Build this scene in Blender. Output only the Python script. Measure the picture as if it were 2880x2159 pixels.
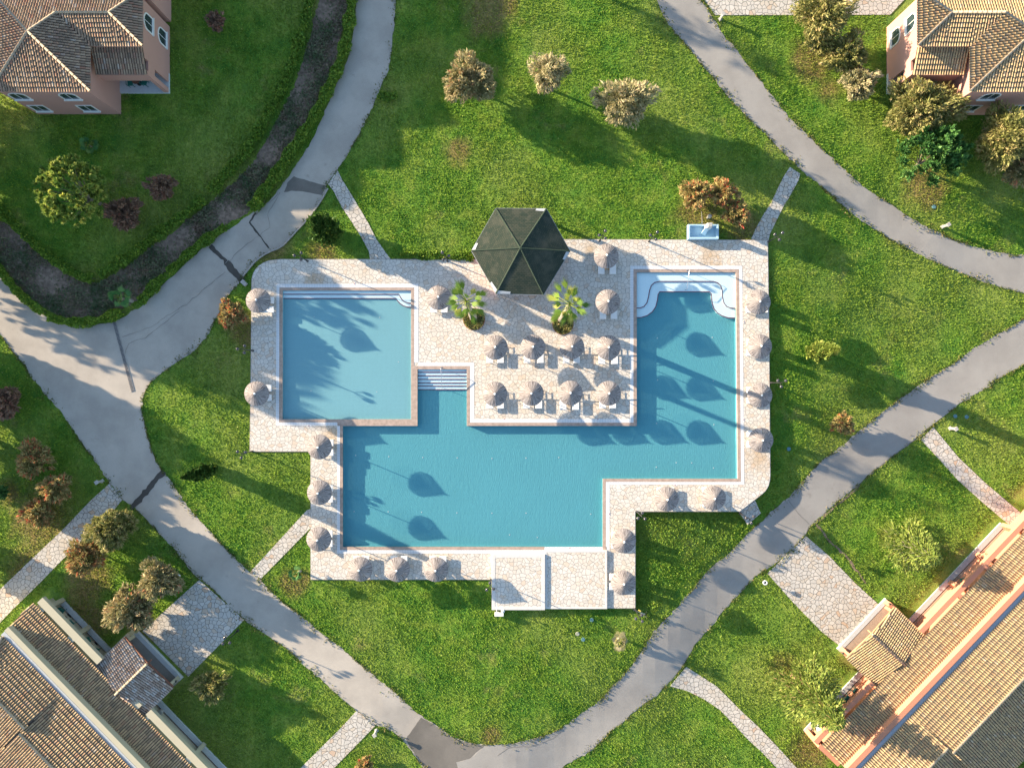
import bpy, math, random
import numpy as np
from mathutils import Vector, Matrix, geometry
R = math.radians
rng = np.random.default_rng(7); random.seed(7)
for o in list(bpy.data.objects): bpy.data.objects.remove(o)
scene = bpy.context.scene
COL = scene.collection
# ------------------------------------------------------------------ camera
CAMZ = 64.0; K = 30.0                     # camera height, metres; photo pixels per metre at deck level
cam = bpy.data.cameras.new('camera'); co = bpy.data.objects.new('camera', cam); COL.objects.link(co)
co.location = (0, 0, CAMZ); cam.sensor_width = 36; cam.lens = 24.0; cam.clip_end = 2000; cam.clip_start = .5
scene.camera = co
# ------------------------------------------------------------------ light
SUN_EL = 14.0; SUN_AZ = (-0.9225, 0.386)
world = bpy.data.worlds.new('World'); scene.world = world; world.use_nodes = True
wn = world.node_tree; bg = wn.nodes['Background']
sky = wn.nodes.new('ShaderNodeTexSky'); sky.sky_type = 'NISHITA'; sky.sun_disc = False
sky.sun_elevation = R(SUN_EL); sky.sun_rotation = math.atan2(SUN_AZ[0], SUN_AZ[1]); sky.air_density = 1.0; sky.dust_density = 0.6; sky.ozone_density = 1.2
wn.links.new(sky.outputs[0], bg.inputs[0]); bg.inputs[1].default_value = 0.105
sl = bpy.data.lights.new('sun', 'SUN'); sl.energy = 5.0; sl.angle = R(0.55); sl.color = (1.0, 0.81, 0.58)
so = bpy.data.objects.new('sun', sl); COL.objects.link(so)
dv = Vector((-SUN_AZ[0]*math.cos(R(SUN_EL)), -SUN_AZ[1]*math.cos(R(SUN_EL)), -math.sin(R(SUN_EL))))
so.rotation_euler = dv.to_track_quat('-Z', 'Y').to_euler()
scene.view_settings.view_transform = 'Standard'; scene.view_settings.look = 'None'
scene.view_settings.exposure = 1.76; scene.view_settings.gamma = 1.0
scene.render.engine = 'CYCLES'
scene.cycles.max_bounces = 6; scene.cycles.diffuse_bounces = 3; scene.cycles.transparent_max_bounces = 8

# ------------------------------------------------------------------ coordinates
def P(sx, sy, h=0.0):                     # photo pixel (2880 x 2159) seen at height h -> world
    k = (1-h/CAMZ)/K
    return Vector(((sx-1440)*k, (1079.5-sy)*k, h))
Z = 2.764
def T(ox, oy, pts): return [(ox+x/Z, oy+y/Z) for x, y in pts]
CTRL = np.array([(-600,-500,-.12),(0,0,-.12),(700,0,-.12),(1400,0,-.12),(2100,0,-.12),(2900,0,-.15),(0,600,-.12),(0,1200,-.12),(0,1800,-.12),(0,2159,-.12),
 (700,2159,-.12),(700,1000,-.1),(700,1400,-.12),(1000,700,-.1),(1600,560,-.1),(1900,600,-.1),(1000,1700,-.12),(1380,1760,-.15),(1600,1760,-.3),(1800,1500,-.25),(1800,1700,-.5),
 (1900,1480,-.6),(2060,1470,-1.),(2200,1420,-1.05),(2175,1300,-.6),(2172,1100,-.3),(2172,900,-.2),(2172,700,-.15),(2300,700,-.4),(2500,750,-.8),
 (2300,1000,-.7),(2490,1020,-1.2),(2400,1200,-1.2),(2155,1750,-1.25),(2261,1575,-1.2),(2400,1560,-1.2),(2700,1300,-1.3),(2880,900,-1.2),(2880,700,-1.),
 (2700,400,-.3),(2400,300,-.2),(2880,1700,-1.3),(2500,2100,-1.3),(2000,2159,-1.),(1700,2100,-.8),(1300,2159,-.3),(1500,1900,-.3),(2100,1900,-1.2),
 (3600,1500,-1.3),(3400,300,-.4),(2500,2700,-1.3),(800,2700,-.2),(-500,1000,-.12),(-500,2000,-.12),(400,1200,-.12),(400,1600,-.12),(900,1900,-.12)], float)
def terr(X, Y):                           # terrain height, world coords (arrays)
    X = np.asarray(X, float); Y = np.asarray(Y, float)
    sx = X*K+1440; sy = 1079.5-Y*K
    num = np.full(X.shape, -.12*1e-7); den = np.full(X.shape, 1e-7)
    for cx, cy, cz in CTRL:
        d2 = (sx-cx)**2+(sy-cy)**2
        w = np.exp(-d2/(2*110.**2)) + 2e-3*np.exp(-d2/(2*330.**2))
        num += w*cz; den += w
    return num/den
def tz(x, y): return float(terr(np.array([x]), np.array([y]))[0])
def G(sx, sy):                            # ground point seen at that pixel
    z = -.12
    for _ in range(4):
        p = P(sx, sy, z); z = tz(p.x, p.y)
    p = P(sx, sy, z); return p
def inpoly(X, Y, poly):
    res = np.zeros(X.shape, bool); n = len(poly); j = n-1
    for i in range(n):
        xi, yi = poly[i][0], poly[i][1]; xj, yj = poly[j][0], poly[j][1]
        if yi != yj:
            c = ((yi > Y) != (yj > Y)) & (X < (xj-xi)*(Y-yi)/(yj-yi)+xi)
            res ^= c
        j = i
    return res
def W2(pts, h=0.): return [tuple(P(x, y, h).xy) for x, y in pts]

# ------------------------------------------------------------------ materials
MATS = {}
class NT:
    def __init__(s, name):
        s.m = bpy.data.materials.new(name); s.m.use_nodes = True; s.t = s.m.node_tree; s.b = s.t.nodes['Principled BSDF']
        s.pos = None; MATS[name] = s.m
    def n(s, typ, **kw):
        nd = s.t.nodes.new(typ)
        for k, v in kw.items(): setattr(nd, k, v)
        return nd
    def l(s, a, b): s.t.links.new(a, b)
    def P(s):
        if not s.pos: s.pos = s.n('ShaderNodeNewGeometry').outputs['Position']
        return s.pos
    def noise(s, scale, detail=4, rough=.6, vec=None, dist=0):
        n = s.n('ShaderNodeTexNoise'); n.inputs['Scale'].default_value = scale; n.inputs['Detail'].default_value = detail
        n.inputs['Roughness'].default_value = rough; n.inputs['Distortion'].default_value = dist; s.l(vec or s.P(), n.inputs['Vector']); return n.outputs['Fac']
    def attr(s, name='rnd'):
        a = s.n('ShaderNodeAttribute'); a.attribute_name = name; return a.outputs['Fac']
    def ramp(s, fac, stops, interp='LINEAR'):
        r = s.n('ShaderNodeValToRGB'); s.l(fac, r.inputs[0]); e = r.color_ramp.elements; r.color_ramp.interpolation = interp
        while len(e) < len(stops): e.new(.5)
        for i, (p, c) in enumerate(stops): e[i].position = p; e[i].color = (*c, 1) if len(c) == 3 else c
        return r.outputs[0]
    def gray(s, fac, a, b, lo=0., hi=1.):
        m = s.n('ShaderNodeMapRange'); s.l(fac, m.inputs[0]); m.inputs[1].default_value = a; m.inputs[2].default_value = b
        m.inputs[3].default_value = lo; m.inputs[4].default_value = hi; return m.outputs[0]
    def mix(s, fac, a, b, mode='MIX'):
        m = s.n('ShaderNodeMix', data_type='RGBA', blend_type=mode)
        for i, v in ((0, fac), (6, a), (7, b)):
            if hasattr(v, 'is_linked'): s.l(v, m.inputs[i])
            elif isinstance(v, (int, float)): m.inputs[i].default_value = v
            else: m.inputs[i].default_value = (*v, 1)
        return m.outputs[2]
    def math(s, op, a, b=None):
        m = s.n('ShaderNodeMath', operation=op)
        for i, v in enumerate((a, b)):
            if v is None: continue
            if hasattr(v, 'is_linked'): s.l(v, m.inputs[i])
            else: m.inputs[i].default_value = v
        return m.outputs[0]
    def bump(s, h, strength=.5, dist=.05):
        b = s.n('ShaderNodeBump'); b.inputs['Strength'].default_value = strength; b.inputs['Distance'].default_value = dist
        s.l(h, b.inputs['Height']); s.l(b.outputs[0], s.b.inputs['Normal']); return b
    def col(s, c):
        if hasattr(c, 'is_linked'): s.l(c, s.b.inputs['Base Color'])
        else: s.b.inputs['Base Color'].default_value = (*c, 1)
    def rough(s, r, spec=.3): s.b.inputs['Roughness'].default_value = r; s.b.inputs['Specular IOR Level'].default_value = spec

def plain(name, c, rough=.6, var=.15, scale=6., spec=.3, metal=0.):
    m = NT(name); n = m.noise(scale, 5)
    m.col(m.mix(m.gray(n, .3, .7), tuple(x*(1-var) for x in c), tuple(min(1, x*(1+var)) for x in c))); m.rough(rough, spec)
    m.b.inputs['Metallic'].default_value = metal
    m.bump(m.noise(scale*8, 3), .15, .01); return m.m

DRY = [(1965,600,85),(2085,640,55),(2285,165,70),(2335,250,45),(2610,530,70),(130,1450,95),(60,1600,60),(250,1620,80),(255,1740,80),(395,1760,50),(770,690,60),(900,705,50),(690,930,60),
       (2235,1905,60),(2410,1860,55),(2512,1522,34),(2290,2130,80),(1380,2075,30),(825,1640,45),(1380,30,90),(1290,420,45),(20,1390,45)]
def grass_mat(name, blade):
    m = NT(name)
    big = m.noise(.09, 3, .55); mid = m.noise(.55, 4, .6); fine = m.noise(5.5, 4, .7)
    base = m.ramp(mid, [(.3, (.060, .200, .022)), (.5, (.175, .325, .036)), (.70, (.315, .405, .062))])
    base = m.mix(m.gray(big, .45, .68, 0, .8), base, (.390, .410, .100))
    dry = m.noise(.23, 5, .65)
    base = m.mix(m.gray(dry, .60, .76, 0, .75), base, (.470, .340, .150))
    base = m.mix(m.gray(fine, .35, .68, 0, 1), m.mix(.50, base, (0.020, .085, .022)), base)
    for (sx_, sy_, r_) in DRY:
        p_ = P(sx_, sy_); v_ = m.n('ShaderNodeVectorMath', operation='DISTANCE'); m.l(m.P(), v_.inputs[0]); v_.inputs[1].default_value = (p_.x, p_.y, -.2)
        d_ = m.math('ADD', v_.outputs['Value'], m.math('MULTIPLY', m.math('SUBTRACT', dry, .5), r_/K*2.6))
        base = m.mix(m.gray(d_, r_/K*.45, r_/K*1.15, .85, 0), base, m.mix(m.gray(fine, .3, .7), (.17, .12, .05), (.37, .25, .11)))
    # mowing lines
    w = m.n('ShaderNodeTexWave', wave_type='BANDS', bands_direction='X'); w.inputs['Scale'].default_value = .28; w.inputs['Distortion'].default_value = 3.5
    w.inputs['Detail'].default_value = 2; w.inputs['Detail Scale'].default_value = .25; m.l(m.P(), w.inputs['Vector'])
    base = m.mix(m.gray(w.outputs[1], 0, 1, .0, .16), base, (.05, .14, .02))
    if blade:
        a = m.attr()
        base = m.mix(m.gray(a, 0, 1, 0, .75), base, m.mix(m.gray(a, .8, 1), (.40, .58, .08), (.66, .68, .22)))
        out = m.t.nodes['Material Output']; tr = m.n('ShaderNodeBsdfTranslucent'); m.l(base, tr.inputs[0]); mx = m.n('ShaderNodeMixShader'); mx.inputs[0].default_value = .52
        m.l(m.b.outputs[0], mx.inputs[1]); m.l(tr.outputs[0], mx.inputs[2]); m.l(mx.outputs[0], out.inputs[0])
    else: m.bump(m.noise(7, 4, .75), .9, .12)
    m.col(base); m.rough(.85, .12); return m.m
grass_mat('lawn', False); grass_mat('grass_blade', True)

def leaf_mat(name, stops, trans=.25, k=1.65):
    m = NT(name); a = m.attr(); n = m.noise(1.3, 3)
    f = m.math('ADD', m.math('MULTIPLY', a, .75), m.math('MULTIPLY', n, .25))
    c = m.ramp(f, [(p, tuple(min(.75, x*k) for x in cc)) for p, cc in stops])
    if name == 'leaf_bed': c = m.mix(m.gray(m.noise(.6, 4, .65), .45, .6, 0, .8), c, (.07, .13, .05)); c = m.mix(m.gray(m.noise(.45, 4, .7), .55, .66, 0, .7), c, (.24, .14, .10))
    m.col(c); m.rough(.6, .25)
    out = m.t.nodes['Material Output']; tr = m.n('ShaderNodeBsdfTranslucent'); m.l(c, tr.inputs[0]); mx = m.n('ShaderNodeMixShader'); mx.inputs[0].default_value = trans
    m.l(m.b.outputs[0], mx.inputs[1]); m.l(tr.outputs[0], mx.inputs[2]); m.l(mx.outputs[0], out.inputs[0]); return m.m
leaf_mat('leaf_dry', [(.1, (.07, .075, .025)), (.4, (.16, .155, .07)), (.65, (.27, .23, .12)), (.84, (.34, .25, .14)), (.92, (.38, .09, .05))])
leaf_mat('leaf_pale', [(.1, (.08, .085, .03)), (.4, (.19, .185, .09)), (.7, (.32, .28, .165)), (.92, (.36, .27, .17))])
leaf_mat('leaf_red', [(.1, (.07, .075, .02)), (.35, (.16, .15, .05)), (.6, (.27, .22, .09)), (.76, (.32, .18, .08)), (.90, (.46, .06, .04))])
leaf_mat('leaf_brown', [(.1, (.07, .05, .035)), (.4, (.14, .09, .06)), (.7, (.21, .13, .09)), (.92, (.28, .09, .06))])
leaf_mat('leaf_olive', [(.1, (.055, .065, .02)), (.4, (.13, .14, .04)), (.7, (.23, .21, .08)), (.9, (.32, .24, .12))])
leaf_mat('leaf_weed', [(.1, (.05, .08, .02)), (.4, (.10, .12, .03)), (.7, (.20, .15, .06)), (.95, (.28, .2, .1))], .25, 1.4)
leaf_mat('leaf_round', [(.1, (.03, .06, .012)), (.45, (.09, .14, .025)), (.75, (.22, .24, .05)), (.92, (.38, .34, .08))], .3, 1.9)
leaf_mat('leaf_conifer', [(.1, (.02, .07, .02)), (.45, (.05, .13, .035)), (.8, (.10, .19, .05)), (.95, (.17, .22, .07))])
leaf_mat('leaf_spruce', [(.1, (.05, .10, .02)), (.45, (.14, .19, .04)), (.8, (.25, .28, .06)), (.95, (.34, .30, .11))], .35, 1.5)
leaf_mat('leaf_cypress', [(.1, (.015, .05, .012)), (.5, (.04, .09, .018)), (.85, (.10, .14, .03)), (.97, (.2, .2, .05))])
leaf_mat('leaf_hedge', [(.1, (.03, .075, .01)), (.45, (.08, .15, .018)), (.8, (.17, .22, .025)), (.95, (.30, .28, .05))], .3, 1.9)
leaf_mat('leaf_palm', [(.1, (.04, .11, .015)), (.5, (.12, .20, .025)), (.78, (.30, .32, .06)), (.96, (.50, .45, .18))], .3, 1.15)
leaf_mat('leaf_bed', [(.1, (.09, .07, .05)), (.35, (.16, .13, .09)), (.55, (.10, .13, .06)), (.8, (.20, .15, .10)), (.97, (.30, .22, .14))], .25, 1.5)
plain('bark', (.20, .16, .12), .9, .35, 12); plain('bark_pale', (.36, .31, .26), .9, .3, 12); plain('bark_red', (.36, .22, .14), .9, .3, 12)

def paving(name, scale, cols, grout=(.10, .085, .07), gw=.045):
    m = NT(name)
    n = m.n('ShaderNodeTexNoise'); n.inputs['Scale'].default_value = 1.1; n.inputs['Detail'].default_value = 2; m.l(m.P(), n.inputs['Vector'])
    vm = m.n('ShaderNodeVectorMath', operation='MULTIPLY_ADD'); m.l(n.outputs['Color'], vm.inputs[0]); vm.inputs[1].default_value = (.5, .5, 0); m.l(m.P(), vm.inputs[2])
    fl = m.n('ShaderNodeVectorMath', operation='MULTIPLY'); m.l(vm.outputs[0], fl.inputs[0]); fl.inputs[1].default_value = (1, 1, 0)
    def vor(feat, sc):
        v = m.n('ShaderNodeTexVoronoi', feature=feat, voronoi_dimensions='2D'); v.inputs['Scale'].default_value = sc; v.inputs['Randomness'].default_value = .95; m.l(fl.outputs[0], v.inputs['Vector']); return v
    d = vor('DISTANCE_TO_EDGE', scale); c = vor('F1', scale)
    sep = m.n('ShaderNodeSeparateColor'); m.l(c.outputs['Color'], sep.inputs[0])
    stone = m.ramp(sep.outputs[0], cols)
    stone = m.mix(m.gray(sep.outputs[1], .0, 1, 0, .25), stone, (.36, .33, .29))
    stone = m.mix(m.gray(m.noise(9, 5, .7), .4, .75, 0, .22), stone, (.33, .29, .24))
    stone = m.mix(m.gray(m.noise(.16, 3), .58, .74, 0, .3), stone, (.56, .46, .34))
    if name == 'deck_stone':             # rusty water stains
        sn = m.noise(1.4, 5, .7)
        for (sx_, sy_, r_) in ((1996, 712, 34), (2004, 745, 26), (2132, 1292, 44), (930, 1222, 42), (880, 790, 30), (1660, 706, 26)):
            p_ = P(sx_, sy_); v_ = m.n('ShaderNodeVectorMath', operation='DISTANCE'); m.l(m.P(), v_.inputs[0]); v_.inputs[1].default_value = (p_.x, p_.y, 0)
            d_ = m.math('ADD', v_.outputs['Value'], m.math('MULTIPLY', m.math('SUBTRACT', sn, .5), r_/K*3))
            stone = m.mix(m.gray(d_, r_/K*.3, r_/K*1.1, .55, 0), stone, (.46, .32, .18))
    gj = m.math('ADD', d.outputs['Distance'], m.math('MULTIPLY', m.math('SUBTRACT', m.noise(6, 2), .5), .02))
    gf = m.gray(gj, gw*.45, gw, 0, 1)
    m.col(m.mix(gf, grout, stone)); m.rough(.75, .25)
    m.bump(m.math('ADD', gf, m.math('MULTIPLY', m.noise(12, 3), .25)), .5, .02); return m.m
paving('deck_stone', 2.75, [(.0, (.72, .68, .62)), (.5, (.68, .64, .58)), (.82, (.66, .60, .52)), (.95, (.66, .55, .44)), (1, (.66, .54, .44))], (.17, .155, .14), .040)
paving('path_stone', 2.6, [(.0, (.62, .58, .52)), (.6, (.52, .50, .46)), (.92, (.56, .49, .40)), (1, (.55, .38, .26))], (.085, .08, .07), .055)
def asphalt(name, a, b):
    m = NT(name)
    big = m.noise(.25, 5, .6); st = m.noise(1.3, 6, .7, dist=.6); fine = m.noise(30, 2, .8)
    c = m.mix(m.gray(big, .4, .6), tuple(x*.9 for x in a), b)
    c = m.mix(m.gray(st, .60, .78, 0, .35), c, tuple(x*1.35 for x in b))
    c = m.mix(m.gray(fine, .3, .7, 0, .5), c, tuple(x*.72 for x in a))
    c = m.mix(m.gray(m.noise(.7, 8, .75), .62, .72, 0, .4), c, (.15, .135, .12))
    c = m.mix(m.gray(m.noise(2.6, 7, .8), .55, .8, 0, .5), c, tuple(x*.75 for x in a))
    c = m.mix(m.gray(m.noise(60, 2, .9), .5, .7, 0, .5), c, tuple(min(.8, x*1.3) for x in b))
    m.col(c); m.rough(.9, .15); m.bump(fine, .35, .02); return m.m
asphalt('concrete_road', (.40, .365, .32), (.475, .435, .38)); asphalt('asphalt_road', (.31, .295, .275), (.35, .335, .312))
asphalt('road_patch', (.15, .14, .125), (.20, .185, .165)); asphalt('trench_fill', (.07, .064, .058), (.11, .10, .09)); asphalt('terrace_concrete', (.30, .28, .26), (.36, .34, .31))
plain('drain_metal', (.07, .075, .08), .6); plain('soil', (.22, .16, .12), .95, .4, 3)
plain('coping_brown', (.40, .31, .26), .6, .22, 3); plain('white_trim', (.60, .59, .57), .6, .06, 3); plain('kerb_stone', (.36, .33, .30), .8, .25)
m = NT('gutter_tile')
br = m.n('ShaderNodeTexBrick'); br.inputs['Scale'].default_value = 1; br.offset = 0; br.inputs['Brick Width'].default_value = .25; br.inputs['Row Height'].default_value = .25
br.inputs['Mortar Size'].default_value = .012; br.inputs['Color1'].default_value = (.72, .73, .74, 1); br.inputs['Color2'].default_value = (.68, .70, .72, 1); br.inputs['Mortar'].default_value = (.45, .50, .55, 1)
m.l(m.P(), br.inputs[0]); m.col(br.outputs[0]); m.rough(.5)
def mosaic(name, c, v, rip=0.):
    m = NT(name); br = m.n('ShaderNodeTexBrick'); br.offset = 0; br.inputs['Scale'].default_value = 1; br.inputs['Brick Width'].default_value = .12; br.inputs['Row Height'].default_value = .12
    br.inputs['Mortar Size'].default_value = .008; br.inputs['Color1'].default_value = (*c, 1); br.inputs['Color2'].default_value = (*[x*v for x in c], 1); br.inputs['Mortar'].default_value = (*[min(1, x*1.1+.02) for x in c], 1)
    m.l(m.P(), br.inputs[0]); m.col(m.mix(m.gray(m.noise(.12, 3), .35, .7, 0, .25), br.outputs[0], tuple(x*.8 for x in c))); m.rough(.5, .3)
    if rip:                              # wavelet pattern that the ripples throw on the floor
        mp = m.n('ShaderNodeMapping'); mp.inputs['Rotation'].default_value = (0, 0, R(-35)); mp.inputs['Scale'].default_value = (2.4, .8, 1); m.l(m.P(), mp.inputs[0])
        h1 = m.noise(2.2, 2, .5, mp.outputs[0], dist=1.5)
        w = m.n('ShaderNodeTexWave', wave_type='RINGS', rings_direction='Z'); w.inputs['Scale'].default_value = 1.6; w.inputs['Distortion'].default_value = 2.5; w.inputs['Detail'].default_value = 1; w.inputs['Detail Scale'].default_value = .6
        mp2 = m.n('ShaderNodeMapping'); mp2.inputs['Location'].default_value = (6, 8, 0); m.l(m.P(), mp2.inputs[0]); m.l(mp2.outputs[0], w.inputs[0])
        m.bump(m.math('ADD', h1, m.math('MULTIPLY', w.outputs[1], .12)), 1.0, rip)
    return m.m
mosaic('mosaic_kids', (.24, .44, .48), .95, .005); mosaic('mosaic_main', (.115, .355, .405), .94, .017); mosaic('mosaic_step', (.86, .92, .93), .98); plain('step_edge', (.20, .05, .09), .5)
m = NT('water_surface')
out = m.t.nodes['Material Output']; m.t.nodes.remove(m.b)
tr = m.n('ShaderNodeBsdfTransparent'); tr.inputs[0].default_value = (.90, .98, 1.0, 1)
gl = m.n('ShaderNodeBsdfGlossy'); gl.inputs['Roughness'].default_value = .04
df = m.n('ShaderNodeBsdfDiffuse'); df.inputs[0].default_value = (.16, .46, .52, 1)
geo = m.P()
mp = m.n('ShaderNodeMapping'); mp.inputs['Rotation'].default_value = (0, 0, R(28)); mp.inputs['Scale'].default_value = (1.0, 1.9, 1); m.l(geo, mp.inputs[0])
h1 = m.noise(4.2, 1.5, .45, mp.outputs[0], dist=.8)
wv = m.n('ShaderNodeTexWave', wave_type='RINGS', rings_direction='Z'); wv.inputs['Scale'].default_value = 1.0; wv.inputs['Distortion'].default_value = 5; wv.inputs['Detail'].default_value = 1; wv.inputs['Detail Scale'].default_value = .5
mp2 = m.n('ShaderNodeMapping'); mp2.inputs['Location'].default_value = (-3, 2, 0); m.l(geo, mp2.inputs[0]); m.l(mp2.outputs[0], wv.inputs[0])
hh = m.math('ADD', m.math('MULTIPLY', h1, 1.0), m.math('MULTIPLY', wv.outputs[1], .12))
bp = m.n('ShaderNodeBump'); bp.inputs['Strength'].default_value = 1.0; bp.inputs['Distance'].default_value = .12; m.l(hh, bp.inputs['Height'])
m.l(bp.outputs[0], df.inputs['Normal'])
bp2 = m.n('ShaderNodeBump'); bp2.inputs['Strength'].default_value = .25; bp2.inputs['Distance'].default_value = .03; m.l(hh, bp2.inputs['Height']); m.l(bp2.outputs[0], gl.inputs['Normal'])
fr = m.n('ShaderNodeFresnel'); fr.inputs[0].default_value = 1.33; m.l(bp2.outputs[0], fr.inputs[1])
mx = m.n('ShaderNodeMixShader'); mx.inputs[0].default_value = .05; m.l(tr.outputs[0], mx.inputs[1]); m.l(df.outputs[0], mx.inputs[2])
mx2 = m.n('ShaderNodeMixShader'); m.l(fr.outputs[0], mx2.inputs[0]); m.l(mx.outputs[0], mx2.inputs[1]); m.l(gl.outputs[0], mx2.inputs[2]); m.l(mx2.outputs[0], out.inputs[0])

def tile_mat(name, stops, moss=.35):
    m = NT(name); a = m.attr(); c = m.ramp(a, stops)
    c = m.mix(m.gray(m.noise(.9, 6, .7), .5, .72, 0, moss), c, (.10, .105, .085))
    c = m.mix(m.gray(m.noise(14, 3, .7), .45, .75, 0, .35), c, (.16, .13, .10)); m.col(c); m.rough(.85, .15); m.bump(m.noise(25, 3), .2, .01); return m.m
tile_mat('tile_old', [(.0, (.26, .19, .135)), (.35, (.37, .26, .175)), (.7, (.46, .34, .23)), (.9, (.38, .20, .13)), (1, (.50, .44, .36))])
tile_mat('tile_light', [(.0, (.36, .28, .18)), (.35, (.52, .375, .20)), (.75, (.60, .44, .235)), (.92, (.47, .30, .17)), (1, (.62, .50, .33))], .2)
tile_mat('tile_brown', [(.0, (.30, .22, .14)), (.35, (.47, .335, .195)), (.75, (.57, .41, .24)), (.92, (.42, .25, .15)), (1, (.55, .45, .33))], .3)
tile_mat('tile_pale', [(.0, (.34, .25, .19)), (.35, (.44, .35, .28)), (.6, (.52, .44, .37)), (.85, (.60, .56, .51)), (1, (.42, .28, .21))], .2)
plain('bench_grey', (.44, .45, .47), .7, .1); plain('tile_bed', (.12, .09, .07), .9, .3, 5); plain('ridge_tile', (.42, .345, .255), .85, .25, 5)
def stucco(name, c):
    m = NT(name); c2 = m.mix(m.gray(m.noise(.6, 6, .65), .35, .7, 0, .3), c, tuple(x*.82 for x in c)); m.col(c2); m.rough(.9, .1); m.bump(m.noise(30, 3), .25, .01); return m.m
stucco('stucco_pink', (.50, .285, .24)); stucco('stucco_salmon', (.58, .27, .17)); stucco('stucco_cream', (.47, .44, .33)); stucco('stucco_red', (.30, .08, .05))
plain('zinc', (.42, .45, .48), .5, .1); plain('window_white', (.74, .74, .72), .5, .04); plain('floor_tile', (.42, .33, .26), .7, .12, 4); plain('floor_pale', (.55, .58, .60), .6, .06, 3)
m = NT('window_glass'); m.col((.03, .05, .06)); m.rough(.08, .6)
plain('shutter_teal', (.03, .16, .17), .5, .15)
m = NT('shingle')
br = m.n('ShaderNodeTexBrick'); br.inputs['Scale'].default_value = 1; br.inputs['Brick Width'].default_value = .30; br.inputs['Row Height'].default_value = .16; br.inputs['Mortar Size'].default_value = .018
br.inputs['Color1'].default_value = (.060, .066, .052, 1); br.inputs['Color2'].default_value = (.034, .048, .040, 1); br.inputs['Mortar'].default_value = (.02, .035, .025, 1)
uv = m.n('ShaderNodeUVMap'); m.l(uv.outputs[0], br.inputs[0])
c = m.mix(m.gray(m.noise(.8, 5), .5, .75, 0, .6), br.outputs[0], (.10, .10, .08)); m.col(c); m.rough(.9, .08); m.bump(br.outputs[1], -.6, .02)
plain('ridge_green', (.05, .075, .05), .7, .25)
m = NT('thatch')
tc = m.n('ShaderNodeTexCoord'); sp = m.n('ShaderNodeSeparateXYZ'); m.l(tc.outputs['Object'], sp.inputs[0])
at = m.math('ARCTAN2', sp.outputs[1], sp.outputs[0]); cv = m.n('ShaderNodeCombineXYZ'); m.l(m.math('MULTIPLY', at, 11.), cv.inputs[0])
rad = m.math('SQRT', m.math('ADD', m.math('MULTIPLY', sp.outputs[0], sp.outputs[0]), m.math('MULTIPLY', sp.outputs[1], sp.outputs[1]))); m.l(m.math('MULTIPLY', rad, 1.5), cv.inputs[1])
nn = m.noise(1.2, 4, .7, cv.outputs[0])
m.col(m.mix(m.gray(m.attr(), 0, 1, 0, .4), m.ramp(nn, [(.38, (.08, .068, .066)), (.47, (.21, .185, .18)), (.60, (.44, .40, .385))]), (.35, .325, .32))); m.rough(.95, .05); m.bump(nn, .12, .02)
plain('cap_white', (.80, .80, .80), .5, .04); plain('fabric_white', (.80, .80, .79), .8, .04); plain('plastic_white', (.76, .76, .75), .4, .04)
plain('wood', (.42, .27, .15), .6, .2); plain('pole_wood', (.30, .22, .15), .8, .2); plain('wood_red', (.18, .08, .055), .6, .2)
plain('black_metal', (.02, .02, .023), .35, .1, 5, .5); plain('steel', (.55, .56, .58), .25, .05, 5, .5, .9); plain('globe', (.05, .05, .06), .12, .1, 5, .7)
plain('basin_blue', (.42, .62, .76), .5, .05); plain('chair_green', (.03, .17, .14), .5, .15); plain('stone_grey', (.40, .39, .37), .8, .2); plain('table_brown', (.20, .10, .07), .5, .2)
plain('rubber', (.02, .02, .02), .8); plain('yellow_paint', (.6, .5, .1), .5); plain('brick_edge', (.30, .12, .07), .8, .3); plain('lime', (.25, .7, .12), .5); plain('cover_blue', (.10, .22, .26), .6)

# ------------------------------------------------------------------ mesh helpers
def mesh_np(name, V, F, rnd=None, mat=None, k=4):
    me = bpy.data.meshes.new(name); nv, nf = len(V), len(F)
    me.vertices.add(nv); me.vertices.foreach_set('co', np.asarray(V, np.float32).ravel())
    me.loops.add(nf*k); me.loops.foreach_set('vertex_index', np.asarray(F, np.int32).ravel())
    me.polygons.add(nf); me.polygons.foreach_set('loop_start', np.arange(0, nf*k, k, dtype=np.int32))
    try: me.polygons.foreach_set('loop_total', np.full(nf, k, np.int32))
    except Exception: pass
    me.update(calc_edges=True)
    if rnd is not None:
        a = me.attributes.new('rnd', 'FLOAT', 'FACE'); a.data.foreach_set('value', np.asarray(rnd, np.float32))
    if mat: me.materials.append(MATS[mat])
    return me
def link(name, me, parent=None, loc=(0, 0, 0)):
    o = bpy.data.objects.new(name, me); COL.objects.link(o); o.location = loc
    if parent: o.parent = parent
    return o
def thing(name, label, cat, loc=(0, 0, 0), rz=0, group=None):
    o = bpy.data.objects.new(name, None); COL.objects.link(o); o.location = loc; o.rotation_euler = (0, 0, rz); o.empty_display_size = .3
    o['label'] = label; o['category'] = cat
    if group: o['group'] = group
    return o
def tag(o, label, cat, group=None, kind=None):
    if label: o['label'] = label
    if cat: o['category'] = cat
    if group: o['group'] = group
    if kind: o['kind'] = kind
    return o
def dup(o, loc, rz=0, label=None, scale=None):
    def cp(s, par):
        c = s.copy(); COL.objects.link(c)
        if par: c.parent = par
        for ch in list(s.children): cp(ch, c)
        return c
    c = cp(o, None); c.location = loc; c.rotation_euler = (0, 0, rz)
    if scale: c.scale = scale
    if label: c['label'] = label
    return c
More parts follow.
